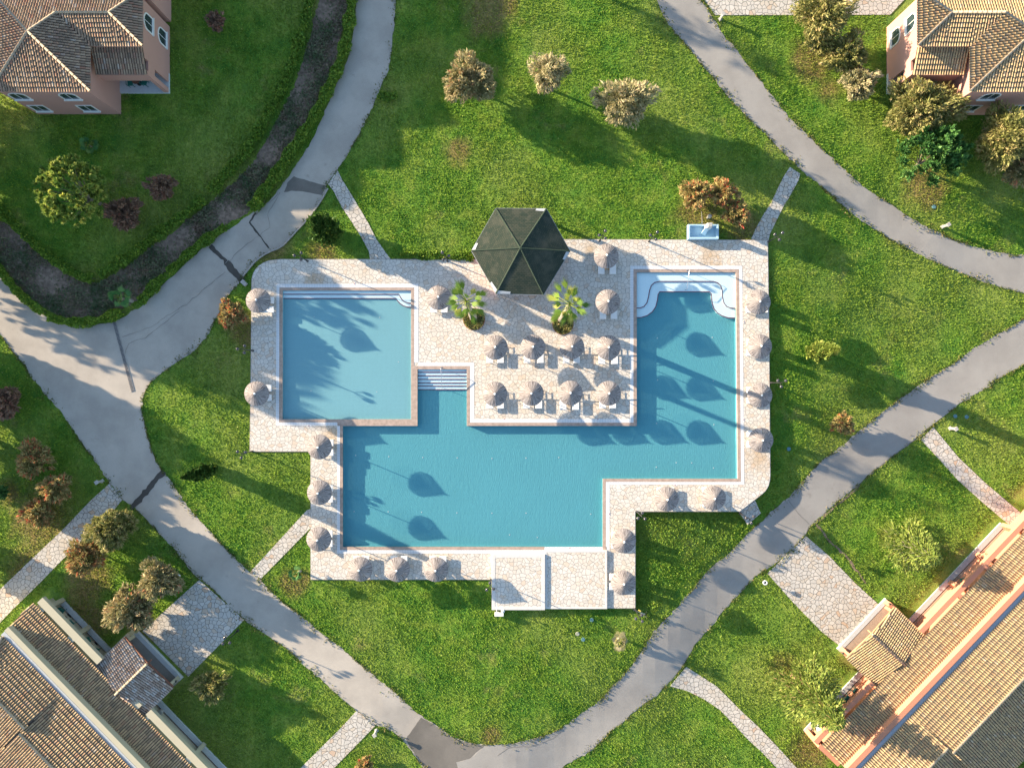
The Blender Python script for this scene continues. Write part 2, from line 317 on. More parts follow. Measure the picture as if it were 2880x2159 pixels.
class MB:
    def __init__(s, org=(0, 0, 0), tf=None): s.v = []; s.f = []; s.r = []; s.o = Vector(org); s.tf = tf
    def add(s, vs, fs, r=None):
        b = len(s.v); s.v += [tuple(v) for v in vs]; s.f += [tuple(b+i for i in f) for f in fs]
        s.r += [random.random() if r is None else r]*len(fs); return s
    def box(s, x0, x1, y0, y1, z0, z1, r=None):
        return s.add([(x0,y0,z0),(x1,y0,z0),(x1,y1,z0),(x0,y1,z0),(x0,y0,z1),(x1,y0,z1),(x1,y1,z1),(x0,y1,z1)],
                     [(0,3,2,1),(4,5,6,7),(0,1,5,4),(1,2,6,5),(2,3,7,6),(3,0,4,7)], r)
    def prism(s, poly, z0, z1, r=None):
        n = len(poly); vs = [(x, y, z0) for x, y in poly]+[(x, y, z1) for x, y in poly]
        return s.add(vs, [tuple(range(n, 2*n)), tuple(range(n-1, -1, -1))]+[(i, (i+1) % n, n+(i+1) % n, n+i) for i in range(n)], r)
    def tube(s, pts, rad, n=6, r=None, cap=True):
        pts = [Vector(p) for p in pts]; m = len(pts); rad = rad if isinstance(rad, (list, tuple)) else [rad]*m; vs = []; 
        up = Vector((0, 0, 1))
        for i, p in enumerate(pts):
            d = (pts[min(i+1, m-1)]-pts[max(i-1, 0)]).normalized(); a = d.cross(up)
            if a.length < .05: a = d.cross(Vector((1, 0, 0)))
            a.normalize(); b = d.cross(a)
            for j in range(n):
                t = 2*math.pi*j/n; vs.append(p+(a*math.cos(t)+b*math.sin(t))*rad[i])
        fs = [(i*n+j, i*n+(j+1) % n, (i+1)*n+(j+1) % n, (i+1)*n+j) for i in range(m-1) for j in range(n)]
        if cap: fs += [tuple(range(n)), tuple(range((m-1)*n, m*n))]
        return s.add(vs, fs, r)
    def lathe(s, prof, c=(0, 0, 0), n=24, r=None):
        vs = []; m = len(prof)
        for (rr, z) in prof:
            for j in range(n): t = 2*math.pi*j/n; vs.append((c[0]+rr*math.cos(t), c[1]+rr*math.sin(t), c[2]+z))
        return s.add(vs, [(i*n+j, i*n+(j+1) % n, (i+1)*n+(j+1) % n, (i+1)*n+j) for i in range(m-1) for j in range(n)], r)
    def sphere(s, c, rr, n=10, sq=1.):
        prof = [(max(1e-4, rr*math.sin(math.pi*i/n)), -rr*sq*math.cos(math.pi*i/n)) for i in range(n+1)]
        return s.lathe(prof, c, n+4)
    def bar(s, a, b, w, h, r=None):          # box beam from a to b (vectors, centre line of the bottom), width w, height h
        a = Vector(a); b = Vector(b); d = (b-a); p = Vector((-d.y, d.x, 0)).normalized()*w/2; u = Vector((0, 0, h))
        return s.add([a-p, b-p, b+p, a+p, a-p+u, b-p+u, b+p+u, a+p+u], [(0,3,2,1),(4,5,6,7),(0,1,5,4),(1,2,6,5),(2,3,7,6),(3,0,4,7)], r)
    def build(s, name, mat, parent=None, smooth=False, uv=None):
        vs = [s.tf(v) for v in s.v] if s.tf else s.v
        vs = [(v[0]-s.o.x, v[1]-s.o.y, v[2]-s.o.z) for v in vs]
        me = bpy.data.meshes.new(name); me.from_pydata(vs, [], s.f); me.materials.append(MATS[mat])
        a = me.attributes.new('rnd', 'FLOAT', 'FACE'); a.data.foreach_set('value', s.r)
        if smooth: me.polygons.foreach_set('use_smooth', [True]*len(me.polygons))
        if uv:
            l = me.uv_layers.new(name='UVMap'); d = []
            for f in s.f:
                for i in f: d += list(uv(vs[i], f, vs))
            l.data.foreach_set('uv', d)
        me.update()
        return link(name, me, parent)
def bevel(o, w=.02, seg=2):
    m = o.modifiers.new('bevel', 'BEVEL'); m.width = w; m.segments = seg; m.limit_method = 'ANGLE'; return o

# ------------------------------------------------------------------ layout traced on the deck plane (photo pixels)
DECK = [(708,795),(709,783),(712,771),(718,759),(728,748),(741,739.5),(758,733),(788,729.8),(1334,729.8),(1470,729.8),(1470,674),(1592,673.8),(2159,676),(2163,954),(2166,1335),(2165,1350),
        (2161,1366),(2154,1378),(2145,1387),(2123.6,1404),(2081,1437),(1786.4,1437.3),(1786.4,1709),(1384,1709),(1384,1628.5),(874.4,1628.5),(874.4,1268.6),(703,1268.6),(705.5,1100)]
KIDS = [(795.5,817),(1156,817),(1156,1178.5),(794,1178.5)]
MAIN = [(1174.5,1038.5),(1313,1038.5),(1313,1197.5),(1791,1197.5),(1791,766),(2069.5,766),(2074.7,1345.7),(1695,1345.7),(1695,1537),(964.5,1537),(964.5,1197.5),(1174.5,1197.5)]
IN_EDGE = (T(700,0,[(1145,-160),(1140,0),(1128,250),(1090,540),(1040,640),(980,800),(920,920),(850,1060),(780,1180),(690,1320),(620,1420),(600,1470)])
  + T(700,520,[(560,130),(510,200),(440,290),(380,350),(310,430),(250,485),(150,520),(60,580),(0,650),(-35,700)])
  + T(0,520,[(1850,780),(1790,830),(1740,920),(1690,1020),(1650,1110),(1600,1190),(1540,1260),(1480,1310),(1400,1360),(1300,1430),(1200,1500),(1140,1580),(1108,1650)])
  + T(0,1040,[(1105,330),(1140,480),(1180,620),(1230,740),(1280,800),(1340,880),(1420,1000),(1500,1110),(1610,1230),(1700,1330),(1800,1430),(1900,1530),(2000,1610)])
  + T(700,1559,[(100,200),(200,320),(330,420),(460,520),(570,620),(700,700),(800,800),(900,870),(1000,960),(1130,1060),(1250,1180),(1340,1250),(1450,1320),(1560,1400),(1680,1450),(1800,1470),(1930,1475)])
  + T(1400,1559,[(100,1465),(280,1430),(400,1395),(540,1320),(640,1240),(800,1130),(870,1040),(960,950),(1040,860),(1110,770),(1180,650),(1210,600),(1300,500),(1360,450),(1450,340),(1600,160),(1700,60),(1790,0)])
  + T(1400,1040,[(1850,1370),(1960,1250),(2060,1170)]) + T(2080,1040,[(260,1080),(370,1000),(480,880),(560,790),(640,700),(700,660),(800,590),(900,500),(1060,370),(1220,240),(1350,150),(1500,50)])
  + T(2080,520,[(1400,1560),(1550,1450),(1700,1360),(1850,1250),(2000,1160),(2211,1040),(2700,700)]))
OUT_SE = (T(2080,520,[(2700,1100),(2211,1400),(2050,1480),(1900,1570)]) + T(2080,1040,[(2000,90),(1850,180),(1700,270),(1600,350),(1500,430),(1400,510),(1300,590),(1180,680),(1100,740),(1000,820),(900,910),(800,990),(700,1080),(600,1170),(540,1220),(510,1290),(400,1400),(300,1490),(230,1530),(130,1600)])
  + T(1400,1559,[(1990,180),(1920,260),(1830,350),(1750,440),(1690,520),(1620,600),(1540,690),(1500,760),(1450,850),(1370,950),(1290,1030),(1230,1100),(1150,1150),(1050,1230),(980,1300),(900,1350),(820,1430),(750,1500),(680,1550),(560,1610),(420,1720),(200,1900)]))
OUT_SW = (T(700,1559,[(1500,1900),(1360,1658),(1320,1600),(1250,1500),(1190,1430),(1080,1340),(990,1330),(900,1260),(830,1210),(750,1140),(660,1060),(560,960),(440,870),(330,760),(220,680),(100,600),(0,530)])
  + T(0,1559,[(1800,420),(1700,310),(1590,210),(1500,150),(1400,10)]) + T(0,1040,[(1300,1330),(1200,1230),(1130,1150),(1040,1060),(950,1010),(900,930),(840,860),(800,790),(740,700),(660,600),(580,480),(500,360),(420,260),(350,190),(300,120),(240,50)])
  + T(0,520,[(200,1410),(100,1300),(0,1150),(-400,700)]))
ISL = (T(0,520,[(-300,350),(0,690),(60,760),(150,870),(250,950),(380,1040),(500,1080),(700,1095),(880,1070),(1000,1000),(1100,950),(1200,850),(1300,740),(1450,610),(1550,510),(1700,400),(1850,300),(1960,220),(2060,160)])
  + T(700,0,[(80,1640),(180,1540),(300,1390),(360,1300),(440,1180),(530,1020),(600,850),(660,700),(720,580),(790,400),(820,200),(838,0),(840,-160)]))
ROAD = IN_EDGE + OUT_SE + OUT_SW + ISL
NE_L = (T(1400,0,[(1180,-160),(1235,0),(1270,80),(1310,170),(1380,260),(1450,340),(1520,420),(1600,520),(1680,610),(1740,700),(1830,800),(1900,870),(1980,960),(2080,1040),(2160,1130)])
  + T(2080,0,[(350,1200),(430,1270),(500,1350),(600,1420),(680,1500),(770,1570)]) + T(2080,520,[(620,0),(700,80),(820,180),(900,250),(1000,310),(1100,380),(1200,440),(1350,520),(1500,590),(1650,660),(1800,720),(2000,790),(2211,840),(2700,960)]))
NE_R = (T(1400,0,[(1480,-160),(1575,0),(1640,90),(1700,190),(1760,290),(1830,350),(1890,440),(1950,520),(2020,600)]) + T(2080,0,[(230,720),(320,830),(400,930),(500,1020),(600,1120),(700,1210),(800,1300),(900,1400),(1000,1480),(1100,1540)])
  + T(2080,520,[(1130,120),(1240,200),(1370,285),(1500,345),(1600,400),(1750,455),(1900,500),(2050,530),(2211,545),(2700,600)]))
NEROAD = NE_L + NE_R[::-1]
PATHS = {
 'nw': T(700,520,[(690,-112),(615,-5),(660,50),(720,170),(800,290),(870,400),(930,510),(945,590),(1112,590),(1060,520),(990,420),(930,300),(860,180),(800,80),(750,0),(720,-50)]),
 'ne': T(2080,520,[(390,-137),(470,-85),(455,-30),(400,70),(340,170),(290,270),(235,380),(222,440),(80,440),(120,350),(180,240),(250,130),(300,20),(340,-60)]),
 'n': T(1400,0,[(1500,-160),(1600,0),(1690,121),(2200,121),(3049,118),(3160,0),(3180,-160)]),
 'sw': T(700,1040,[(492,1075),(450,1090),(10,1570),(95,1620),(492,1215)]),
 'w': T(0,1040,[(855,880),(700,1020),(500,1230),(300,1420),(50,1658),(-150,1850),(-150,2120),(100,1860),(300,1665),(480,1480),(600,1370),(740,1230),(870,1110),(950,1010)]),
 'blf': T(0,1559,[(1550,195),(1900,505),(1465,945),(1110,590)]),
 's': T(700,1559,[(840,1210),(985,1325),(660,1658),(500,1810),(240,1810),(400,1658),(700,1360)]),
 'e': T(2080,1040,[(1505,445),(1405,540),(1500,640),(1700,860),(1900,1040),(2080,1190),(2260,1330),(2500,1360),(2211,1130),(2100,1040),(1900,870),(1700,680),(1550,500)]),
 'brf': T(2080,1040,[(515,1290),(215,1580),(420,1810),(640,2035),(780,2145),(1080,1820),(900,1658),(700,1450),(620,1380)]),
 'se': T(1400,1559,[(1465,870),(1560,930),(1700,1020),(1820,1140),(1900,1220),(2020,1330),(2211,1530),(2400,1740),(2240,1740),(2170,1658),(2050,1530),(1950,1440),(1830,1310),(1720,1200),(1600,1120),(1480,1060),(1340,1020)]),
}
# ------------------------------------------------------------------ terrain and flat sheets
deckW = W2(DECK)
def grid_axis(lo, hi, step, far):
    a = list(np.arange(lo, hi+.01, step)); s = step; x = lo; L = []
    while x > -far: s *= 1.5; x -= s; L.append(x)
    s = step; x = hi; Rr = []
    while x < far: s *= 1.5; x += s; Rr.append(x)
    return np.array(L[::-1]+a+Rr)
gx = grid_axis(-56, 56, .5, 500); gy = grid_axis(-44, 44, .5, 500)
GX, GY = np.meshgrid(gx, gy); GZ = terr(GX, GY)
cx, cy = np.mean([p[0] for p in deckW]), np.mean([p[1] for p in deckW])
ins = np.ones(GX.shape, bool)
for a in range(8):
    ins &= inpoly(GX+.75*math.cos(a*math.pi/4), GY+.75*math.sin(a*math.pi/4), deckW)
GZ = np.where(ins, -1.6, GZ)
V = np.stack([GX.ravel(), GY.ravel(), GZ.ravel()], 1); nx, ny = len(gx), len(gy)
idx = np.arange(nx*ny).reshape(ny, nx)
F = np.stack([idx[:-1, :-1].ravel(), idx[:-1, 1:].ravel(), idx[1:, 1:].ravel(), idx[1:, :-1].ravel()], 1)
me = mesh_np('ground', V, F, None, 'lawn'); me.polygons.foreach_set('use_smooth', [True]*len(me.polygons))
tag(link('ground', me), None, None, kind='structure')

def resample(poly, step, jit=0., closed=True):
    out = []; n = len(poly)
    for i in range(n if closed else n-1):
        a = Vector(poly[i]); b = Vector(poly[(i+1) % n]); L = (b-a).length; k = max(1, int(L/step)); nrm = Vector((-(b-a).y, (b-a).x)).normalized()
        for j in range(k):
            p = a.lerp(b, j/k); out.append(tuple(p+nrm*random.gauss(0, jit)) if jit else tuple(p))
    return out
def smooth_path(pts, it=2):
    for _ in range(it):
        q = [pts[0]]
        for a, b in zip(pts, pts[1:]): q += [(a[0]*.75+b[0]*.25, a[1]*.75+b[1]*.25), (a[0]*.25+b[0]*.75, a[1]*.25+b[1]*.75)]
        q.append(pts[-1]); pts = q
    return pts
def gw(pts): return [tuple(G(x, y).xy) for x, y in pts]
def sheet(name, poly, off, mat, step=.8, jit=0., thick=0.):
    poly = resample(poly, step if not jit else .28, jit)
    xs = [p[0] for p in poly]; ys = [p[1] for p in poly]
    s = 1.2; X, Y = np.meshgrid(np.arange(min(xs), max(xs), s), np.arange(min(ys), max(ys), s)); X = X.ravel(); Y = Y.ravel()
    k = inpoly(X, Y, poly); pts = [Vector(p) for p in poly]+[Vector((x, y)) for x, y in zip(X[k], Y[k])]
    n = len(poly); r = geometry.delaunay_2d_cdt(pts, [(i, (i+1) % n) for i in range(n)], [], 0, 1e-4)
    vs, fs = r[0], r[2]
    vx = np.array([v.x for v in vs]); vy = np.array([v.y for v in vs]); c = np.array([[(vx[f[0]]+vx[f[1]]+vx[f[2]])/3, (vy[f[0]]+vy[f[1]]+vy[f[2]])/3] for f in fs])
    kk = inpoly(c[:, 0], c[:, 1], poly); vz = terr(vx, vy)+off
    me = bpy.data.meshes.new(name); fs2 = [f for f, q in zip(fs, kk) if q]; vl = list(zip(vx, vy, vz)); 
    if thick:
        b = len(vl); m = n; ring = []
        pv = [(x, y) for x, y in poly]; tzv = terr(np.array(xs), np.array(ys))
        vl += [(x, y, z+off) for (x, y), z in zip(pv, tzv)]+[(x, y, z+off-thick) for (x, y), z in zip(pv, tzv)]
        fs2 = [tuple(f) for f in fs2]+[(b+i, b+(i+1) % m, b+m+(i+1) % m, b+m+i) for i in range(m)]
    me.from_pydata(vl, [], fs2); me.materials.append(MATS[mat]); return link(name, me)
roadW = gw(smooth_path(IN_EDGE, 1)+smooth_path(OUT_SE, 1)+smooth_path(OUT_SW, 1)+smooth_path(ISL, 1)); neW = gw(smooth_path(NE_L, 1)+smooth_path(NE_R, 1)[::-1])
tag(sheet('road', roadW, .03, 'concrete_road', jit=.045), None, None, kind='structure')
tag(sheet('road', neW, .03, 'asphalt_road', jit=.045), None, None, kind='structure')
pathW = {}
for k, pl in PATHS.items():
    pathW[k] = gw(pl); tag(sheet('path', pathW[k], .055, 'path_stone', thick=.12), None, None, kind='structure')
# worn and patched parts of the road
SPAN = T(1400,1559,[(-60,1490)]); 
def rsheet(name, pl, mat, off=.036): return tag(sheet(name, gw(pl), off, mat, jit=.02), None, None, kind='structure')
rsheet('road_patch', T(700,1559,[(1338,1262),(1222,1432),(1250,1490),(1330,1600),(1400,1720),(1640,1700),(1610,1610),(1720,1580),(1760,1540),(1835,1480),(1760,1470),(1680,1455),(1560,1405),(1450,1325)]), 'road_patch')
rsheet('road_patch', T(700,0,[(350,1372),(480,1412),(600,1445),(570,1515),(420,1490),(330,1485),(275,1495),(300,1420)]), 'road_patch')
# SE road is asphalt: separate sheet over the right-hand arm
se_in = [p for p in IN_EDGE if p[0] > 1700 and p[1] > 880]; se_out = [p for p in OUT_SE]
SEA = [(1600, 2040)]+[]  # joined along the bottom bend
segin = T(1400,1559,[(-90,1480),(100,1470),(280,1435),(400,1400),(540,1325),(640,1245),(800,1135),(870,1045),(960,955),(1040,865),(1110,775),(1180,655),(1210,605),(1300,505),(1360,455),(1450,345),(1600,165),(1700,65),(1790,5)]) + T(1400,1040,[(1850,1375),(1960,1255),(2060,1175)]) + T(2080,1040,[(265,1085),(375,1005),(485,885),(565,795),(645,705),(705,665),(805,595),(905,505),(1065,375),(1225,245),(1355,155),(1505,55)]) + T(2080,520,[(1405,1565),(1555,1455),(1705,1365),(1855,1255),(2005,1165),(2215,1045),(2700,705)])
SEA = segin + [(x-1, y-1.5) for x, y in OUT_SE] + T(700,1559,[(1480,1900),(1640,1720),(1615,1610),(1720,1585)])
rsheet('road', SEA, 'asphalt_road', .042)
def strip(name, a, b, w, mat, off, kind='structure', jit=.05):
    a = G(*a).xy; b = G(*b).xy; n = (b-a).normalized(); n = Vector((-n.y, n.x))*w/2
    return tag(sheet(name, [tuple(a+n), tuple(b+n), tuple(b-n), tuple(a-n)], off, mat, jit=jit), None, None, kind=kind)
t = T(0,520,[(1635,475),(1760,600),(1890,750)]); strip('trench', t[0], t[1], .42, 'trench_fill', .045); strip('trench', t[1], t[2], .62, 'trench_fill', .046)
t = T(0,1040,[(1275,785),(1020,1080)]); strip('trench', t[0], t[1], .5, 'trench_fill', .045)
t = T(0,520,[(1940,290),(2000,370),(2090,490)]); strip('trench', t[0], t[1], .16, 'trench_fill', .044, jit=.03); strip('trench', t[1], t[2], .12, 'trench_fill', .044, jit=.03)
t = T(0,520,[(1940,290),(1990,215)]); strip('trench', t[0], t[1], .12, 'trench_fill', .044, jit=.03)
t = T(0,520,[(890,1065),(1035,1605)])
a = G(*t[0]); b = G(*t[1]); mb = MB(a); d = (b-a); n = Vector((-d.y, d.x, 0)).normalized()
th = thing('drain_channel', 'dark slotted drain channel crossing the concrete road below the hedge corner', 'drain', a)
mb.bar(a+Vector((0, 0, .03)), b+Vector((0, 0, .03)), .36, .03); mb.build('frame', 'kerb_stone', th)
mb = MB(a)
L = d.length; k = int(L/.12)
for i in range(k): p = a.lerp(b, (i+.5)/k)+Vector((0, 0, .062)); mb.bar(p-n*.13, p+n*.13, .07, .01)
mb.build('grate', 'drain_metal', th)
# seams in the road
def crack(name, pts, off=.05, mat='road_patch', w=.035):
    mb = MB(); q = [G(*p) for p in pts]; q2 = []
    for a, b in zip(q, q[1:]):
        m_ = max(1, int((b-a).length/.35))
        for i in range(m_): p = a.lerp(b, i/m_); q2.append(p+Vector((random.gauss(0, .035), random.gauss(0, .035), off)))
    q2.append(q[-1]+Vector((0, 0, off))); vs = []; 
    for i, p in enumerate(q2):
        d = (q2[min(i+1, len(q2)-1)]-q2[max(0, i-1)]); n = Vector((-d.y, d.x, 0)).normalized()*w*random.uniform(.3, 1.)/2; vs += [p-n, p+n]
    mb.add(vs, [(2*i, 2*i+1, 2*i+3, 2*i+2) for i in range(len(q2)-1)]); o = mb.build(name, mat); tag(o, None, None, kind='structure'); return o
crack('road_crack', T(0,520,[(950,1185),(1100,1130),(1200,1090),(1300,1020),(1450,930),(1600,800),(1750,680)]))
crack('road_crack', T(0,520,[(2180,60),(2080,230),(2100,330),(1980,420),(1850,520),(1780,600)]))
crack('road_crack', T(1400,1559,[(0,1560),(80,1500),(250,1490),(400,1440),(500,1370)]), .055)
crack('road_crack', T(2080,1040,[(370,1000),(450,1110),(540,1200)]), .055, w=.05)
crack('road_crack', T(0,520,[(960,1340),(1000,1230),(1130,1190),(1400,980)]))
crack('road_crack', T(700,520,[(60,230),(100,180),(210,100),(230,40)]))
crack('road_crack', T(2080,1040,[(1490,430),(1400,520),(1250,620),(1100,740),(930,890),(760,1040),(590,1190)]), .05, w=.10)
crack('road_edge', T(2080,1040,[(930,890),(870,960),(760,1040),(640,1150),(590,1190),(680,1310),(830,1450),(980,1658)]), .05, 'soil', .28)

# ------------------------------------------------------------------ pool deck
def tess(outer, holes, z, mb):
    polys = [[Vector((x, y, 0)) for x, y in outer]]+[[Vector((x, y, 0)) for x, y in h] for h in holes]
    tri = geometry.tessellate_polygon(polys); vs = [(v.x, v.y, z) for p in polys for v in p]; mb.add(vs, [tuple(t) for t in tri])
def wall_ring(mb, poly, z0, z1):
    n = len(poly); mb.add([(x, y, z0) for x, y in poly]+[(x, y, z1) for x, y in poly], [(i, (i+1) % n, n+(i+1) % n, n+i) for i in range(n)])
kidsW, mainW = W2(KIDS), W2(MAIN)
mb = MB(); tess(deckW, [kidsW, mainW], 0, mb); wall_ring(mb, deckW, -1.6, 0)
tag(mb.build('pool_deck', 'deck_stone'), None, None, kind='structure')
mb = MB()
n = len(deckW)
for i in range(n):                        # narrow pale stone edging of the deck, 3 cm wide lip
    a = Vector((*deckW[i], -.10)); b = Vector((*deckW[(i+1) % n], -.10)); 
    if (b-a).length > .3: mb.bar(a, b, .10, .085)
tag(mb.build('deck_edging', 'kerb_stone'), None, None, kind='structure')

def rect(mb, x0, x1, y0, y1, z0, z1, xb0=None, xb1=None):
    xb0 = x0 if xb0 is None else xb0; xb1 = x1 if xb1 is None else xb1
    mb.prism(W2([(x0, y0), (x1, y0), (xb1, y1), (xb0, y1)]), z0, z1)
def pool(label, name, wat, zf, floor_mat, steps, brown, white, dots, extra=None, group=None):
    c = P(sum(p[0] for p in wat)/len(wat), sum(p[1] for p in wat)/len(wat), 0); W_ = W2(wat)
    th = thing(name, label, 'pool', (c.x, c.y, 0)); mb = MB(th.location); tess(W_, [], zf, mb); mb.build('floor', floor_mat, th)
    mb = MB(th.location); n = len(W_)
    wall_ring(mb, W_, zf-.05, -.002); mb.build('wall', floor_mat, th)
    mb = MB(th.location)
    for r_ in brown: rect(mb, *r_[:4], -.12, .014, *(r_[4:] if len(r_) > 4 else ()))
    bevel(mb.build('coping', 'coping_brown', th), .01, 1)
    mb = MB(th.location)
    for r_ in white: rect(mb, *r_[:4], -.10, .010, *(r_[4:] if len(r_) > 4 else ()))
    mb.build('overflow_gutter', 'gutter_tile', th)
    for (poly, z, line) in steps:
        mb = MB(th.location); mb.prism(W2(poly), zf-.02, z); s_ = mb.build('step', 'mosaic_step', th)
        if line:
            mb = MB(th.location); q = [P(x, y, 0) for x, y in line]
            vs = []
            for i, p in enumerate(q):
                d = q[min(i+1, len(q)-1)]-q[max(0, i-1)]; nn = Vector((-d.y, d.x, 0)).normalized()*.045
                vs += [(p.x-nn.x, p.y-nn.y, z+.004), (p.x+nn.x, p.y+nn.y, z+.004)]
            mb.add(vs, [(2*i, 2*i+1, 2*i+3, 2*i+2) for i in range(len(q)-1)]); mb.build('edge_line', 'step_edge', s_)
    first = None
    for (x, y) in dots:
        p = P(x, y, zf)
        if first is None:
            mb = MB(); mb.lathe([(.0001, .02), (.045, .02), (.055, 0)], n=10); first = mb.build('floor_inlet', 'white_trim', th); first.location = (p.x-c.x, p.y-c.y, zf)
        else:
            d = first.copy(); COL.objects.link(d); d.parent = th; d.location = (p.x-c.x, p.y-c.y, zf)
    mb = MB(); tess(W_, [], -.10, mb)
    w_ = mb.build('water', 'water_surface'); tag(w_, None, None, kind='structure')
    return th
k1 = T(700,520,[(262,848),(1165,848),(1175,870),(1190,892),(1210,908),(1235,916),(1268,918)]); k2 = T(700,520,[(262,880),(1140,880),(1152,898),(1172,920),(1198,938),(1228,947),(1266,949)])
kids = pool('square turquoise pool at upper left with two white steps along its top', 'swimming_pool', KIDS, -.30, 'mosaic_kids',
  [([(795.4,817)]+k1+[(1156,817)], -.15, k1), ([(795.3,817)]+k2+[(1156,817)], -.21, k2)],
  [(786,795.5,808.5,1187.5,784.5,794),(795.5,1165,808.5,817),(1156,1165,817,1029),(1156,1174.5,1029,1197.5),(794,949,1178.5,1187.5),(949,1156,1178.5,1197.5)],
  [(778,786,798.5,1196,776,784.5),(786,1176.5,798.5,808.5),(1165,1176.5,808.5,1019),(784.5,949,1187.5,1196)],
  T(700,520,[(507,1025),(1018,1030),(483,1600),(994,1608),(1163,1375)]))
s1 = T(1400,520,[(1078,955),(1110,955),(1140,943),(1162,915),(1174,870),(1182,820),(1196,780),(1222,757),(1262,748),(1680,748),(1712,758),(1736,780),(1748,815),(1751,870),(1762,915),(1782,942),(1810,955),(1852,957)])
s2 = T(1400,520,[(1078,1030),(1120,1028),(1165,1014),(1205,985),(1232,945),(1246,890),(1250,850),(1262,828),(1652,828),(1666,845),(1670,900),(1684,955),(1712,992),(1750,1016),(1795,1030),(1850,1032)])
st = []
for i, (yy, z) in enumerate(((1455,-.13),(1482,-.19),(1510,-.25),(1538,-.31),(1562,-.37),(1590,-.43))):
    y_ = 520+yy/Z; st.append(([(1174.6,1038.6),(1312.9,1038.6),(1312.9,y_),(1174.6,y_)], z, [(1174.8,y_),(1312.8,y_)]))
xl = T(1400,520,[(1078,690)])
steps2 = [([(1791.1,766.2)]+s1[:1]+s1[1:]+[(2069.4,766.2)], -.16, s1), ([(1791.1,766.2)]+s2+[(2069.4,766.2)], -.24, s2)]+st
steps2 = [([(max(1791.2, x) if 1780 < x < 1800 else x, y) for x, y in pl], z, ln) for pl, z, ln in steps2]
mainp = pool('large angular main pool with curved white shelf, filling the middle of the terrace', 'swimming_pool', MAIN, -.52, 'mosaic_main', steps2,
  [(1174.5,1322,1029,1038.5),(1313,1322,1038.5,1188),(1313,1783,1188,1197.5),(1781.5,1791,766,1197.5),(1781.5,2078.5,757,766),(2069.5,2078.5,766,1354.5,2074.7,2084),
   (1704,2074.7,1345.7,1354.5),(1695,1704,1345.7,1546),(956,1531,1537,1546),(956,964.5,1197.5,1537)],
  [(1176.5,1333,1019,1029),(1322,1333,1029,1178),(1322,1783,1178,1188),(1772.5,1781.5,757,1178),(1772.5,2087.5,747.5,757),(2078.5,2087.5,757,1362.5,2084,2093),
   (1704,2084,1354.5,1362.5),(1704,1714.5,1362.5,1546),(948,1531,1546,1555.5),(948.5,956,1187.5,1546),(1531,1706,1537,1546)],
  T(700,1040,[(830,664),(1088,673),(1352,680),(1620,683),(1890,688),(2155,685),(818,1099),(1083,1101),(1343,1105),(1617,1110),(1890,1112),(2155,1112)])
  +T(1400,1040,[(220,685),(475,680),(220,1112),(723,1120),(1242,78),(1675,87),(1235,415),(1680,425),(1233,755),(1678,762),(1387,720),(1508,722),(92,1280),(308,1300)])+T(1400,520,[(1240,1190),(1668,1185)]))
for pl_, pts_ in ((kids, [(870, 1197, 0), (998, 798, 1)]), (mainp, [(1181, 1556, 0), (1420, 1178.5, 0), (1682, 1178.5, 0), (1900, 1364, 0), (1604, 1541, 0), (1714, 1445, 1), (2092, 905, 1), (2092, 1180, 1)])):
    for (x_, y_, v_) in pts_:
        p_ = P(x_, y_); mb = MB(pl_.location); a_, b_ = (.16, .05) if not v_ else (.05, .16)
        mb.box(p_.x-a_, p_.x+a_, p_.y-b_, p_.y+b_, .004, .018); q_ = mb.build('depth_marker', 'cap_white', pl_); mb = MB(pl_.location); mb.box(p_.x-a_*.8, p_.x+a_*.3, p_.y-b_*.6, p_.y+b_*.6, .018, .021); mb.build('marking', 'step_edge', q_)
def rail(parent_label, a, b, z0, za, zb, extra):
    A = P(*a); B = P(*b); th = thing('handrail', parent_label, 'handrail', (A.x, A.y, 0))
    mb = MB(th.location); mb.tube([(A.x, A.y, 0), (A.x, A.y, za), (A.x+.02, A.y-.1, za+.05), (B.x, B.y+.15, zb+.05), (B.x, B.y, zb-.05), (B.x, B.y, z0)], .024, 8)
    mb.build('rail', 'steel', th, True)
    mb = MB(th.location); mb.lathe([(.07, 0.012), (.07, .035), (.025, .05)], (A.x, A.y, 0), 12); mb.build('foot', 'steel', th)
rail('steel handrail down the six white steps of the narrow pool inlet', (1242,1034), (1244.5,1090), -.4, .8, .45, 0)
rail('steel handrail at the curved white shelf in the upper right pool arm', (1932,761), (1928,815), -.25, .8, .55, 0)
# raised terraces at the bottom
def stage(label, x0, x1, y0, y1, z, bw, sides):
    c = P((x0+x1)/2, (y0+y1)/2); th = thing('raised_terrace', label, 'terrace', (c.x, c.y, 0)); mb = MB(th.location)
    rect(mb, x0+bw, x1-bw, y0+bw, y1-bw, .0+.004, z-.012); mb.build('paving', 'deck_stone', th); mb = MB(th.location)
    rect(mb, x0, x0+bw, y0, y1, -.3, z); rect(mb, x1-bw, x1, y0, y1, -.3, z); rect(mb, x0+bw, x1-bw, y0, y0+bw, -.3, z); rect(mb, x0+bw, x1-bw, y1-bw, y1, -.3, z); bevel(mb.build('border_wall', 'white_trim', th), .015)
stage('higher raised stone terrace with white border, left of the pair at pool bottom edge', 1383.5, 1532.5, 1555.8, 1711.5, .33, 9.5, 0)
stage('lower raised stone terrace between higher terrace and the right parasol strip', 1533, 1707, 1546.3, 1710, .18, 5.5, 0)
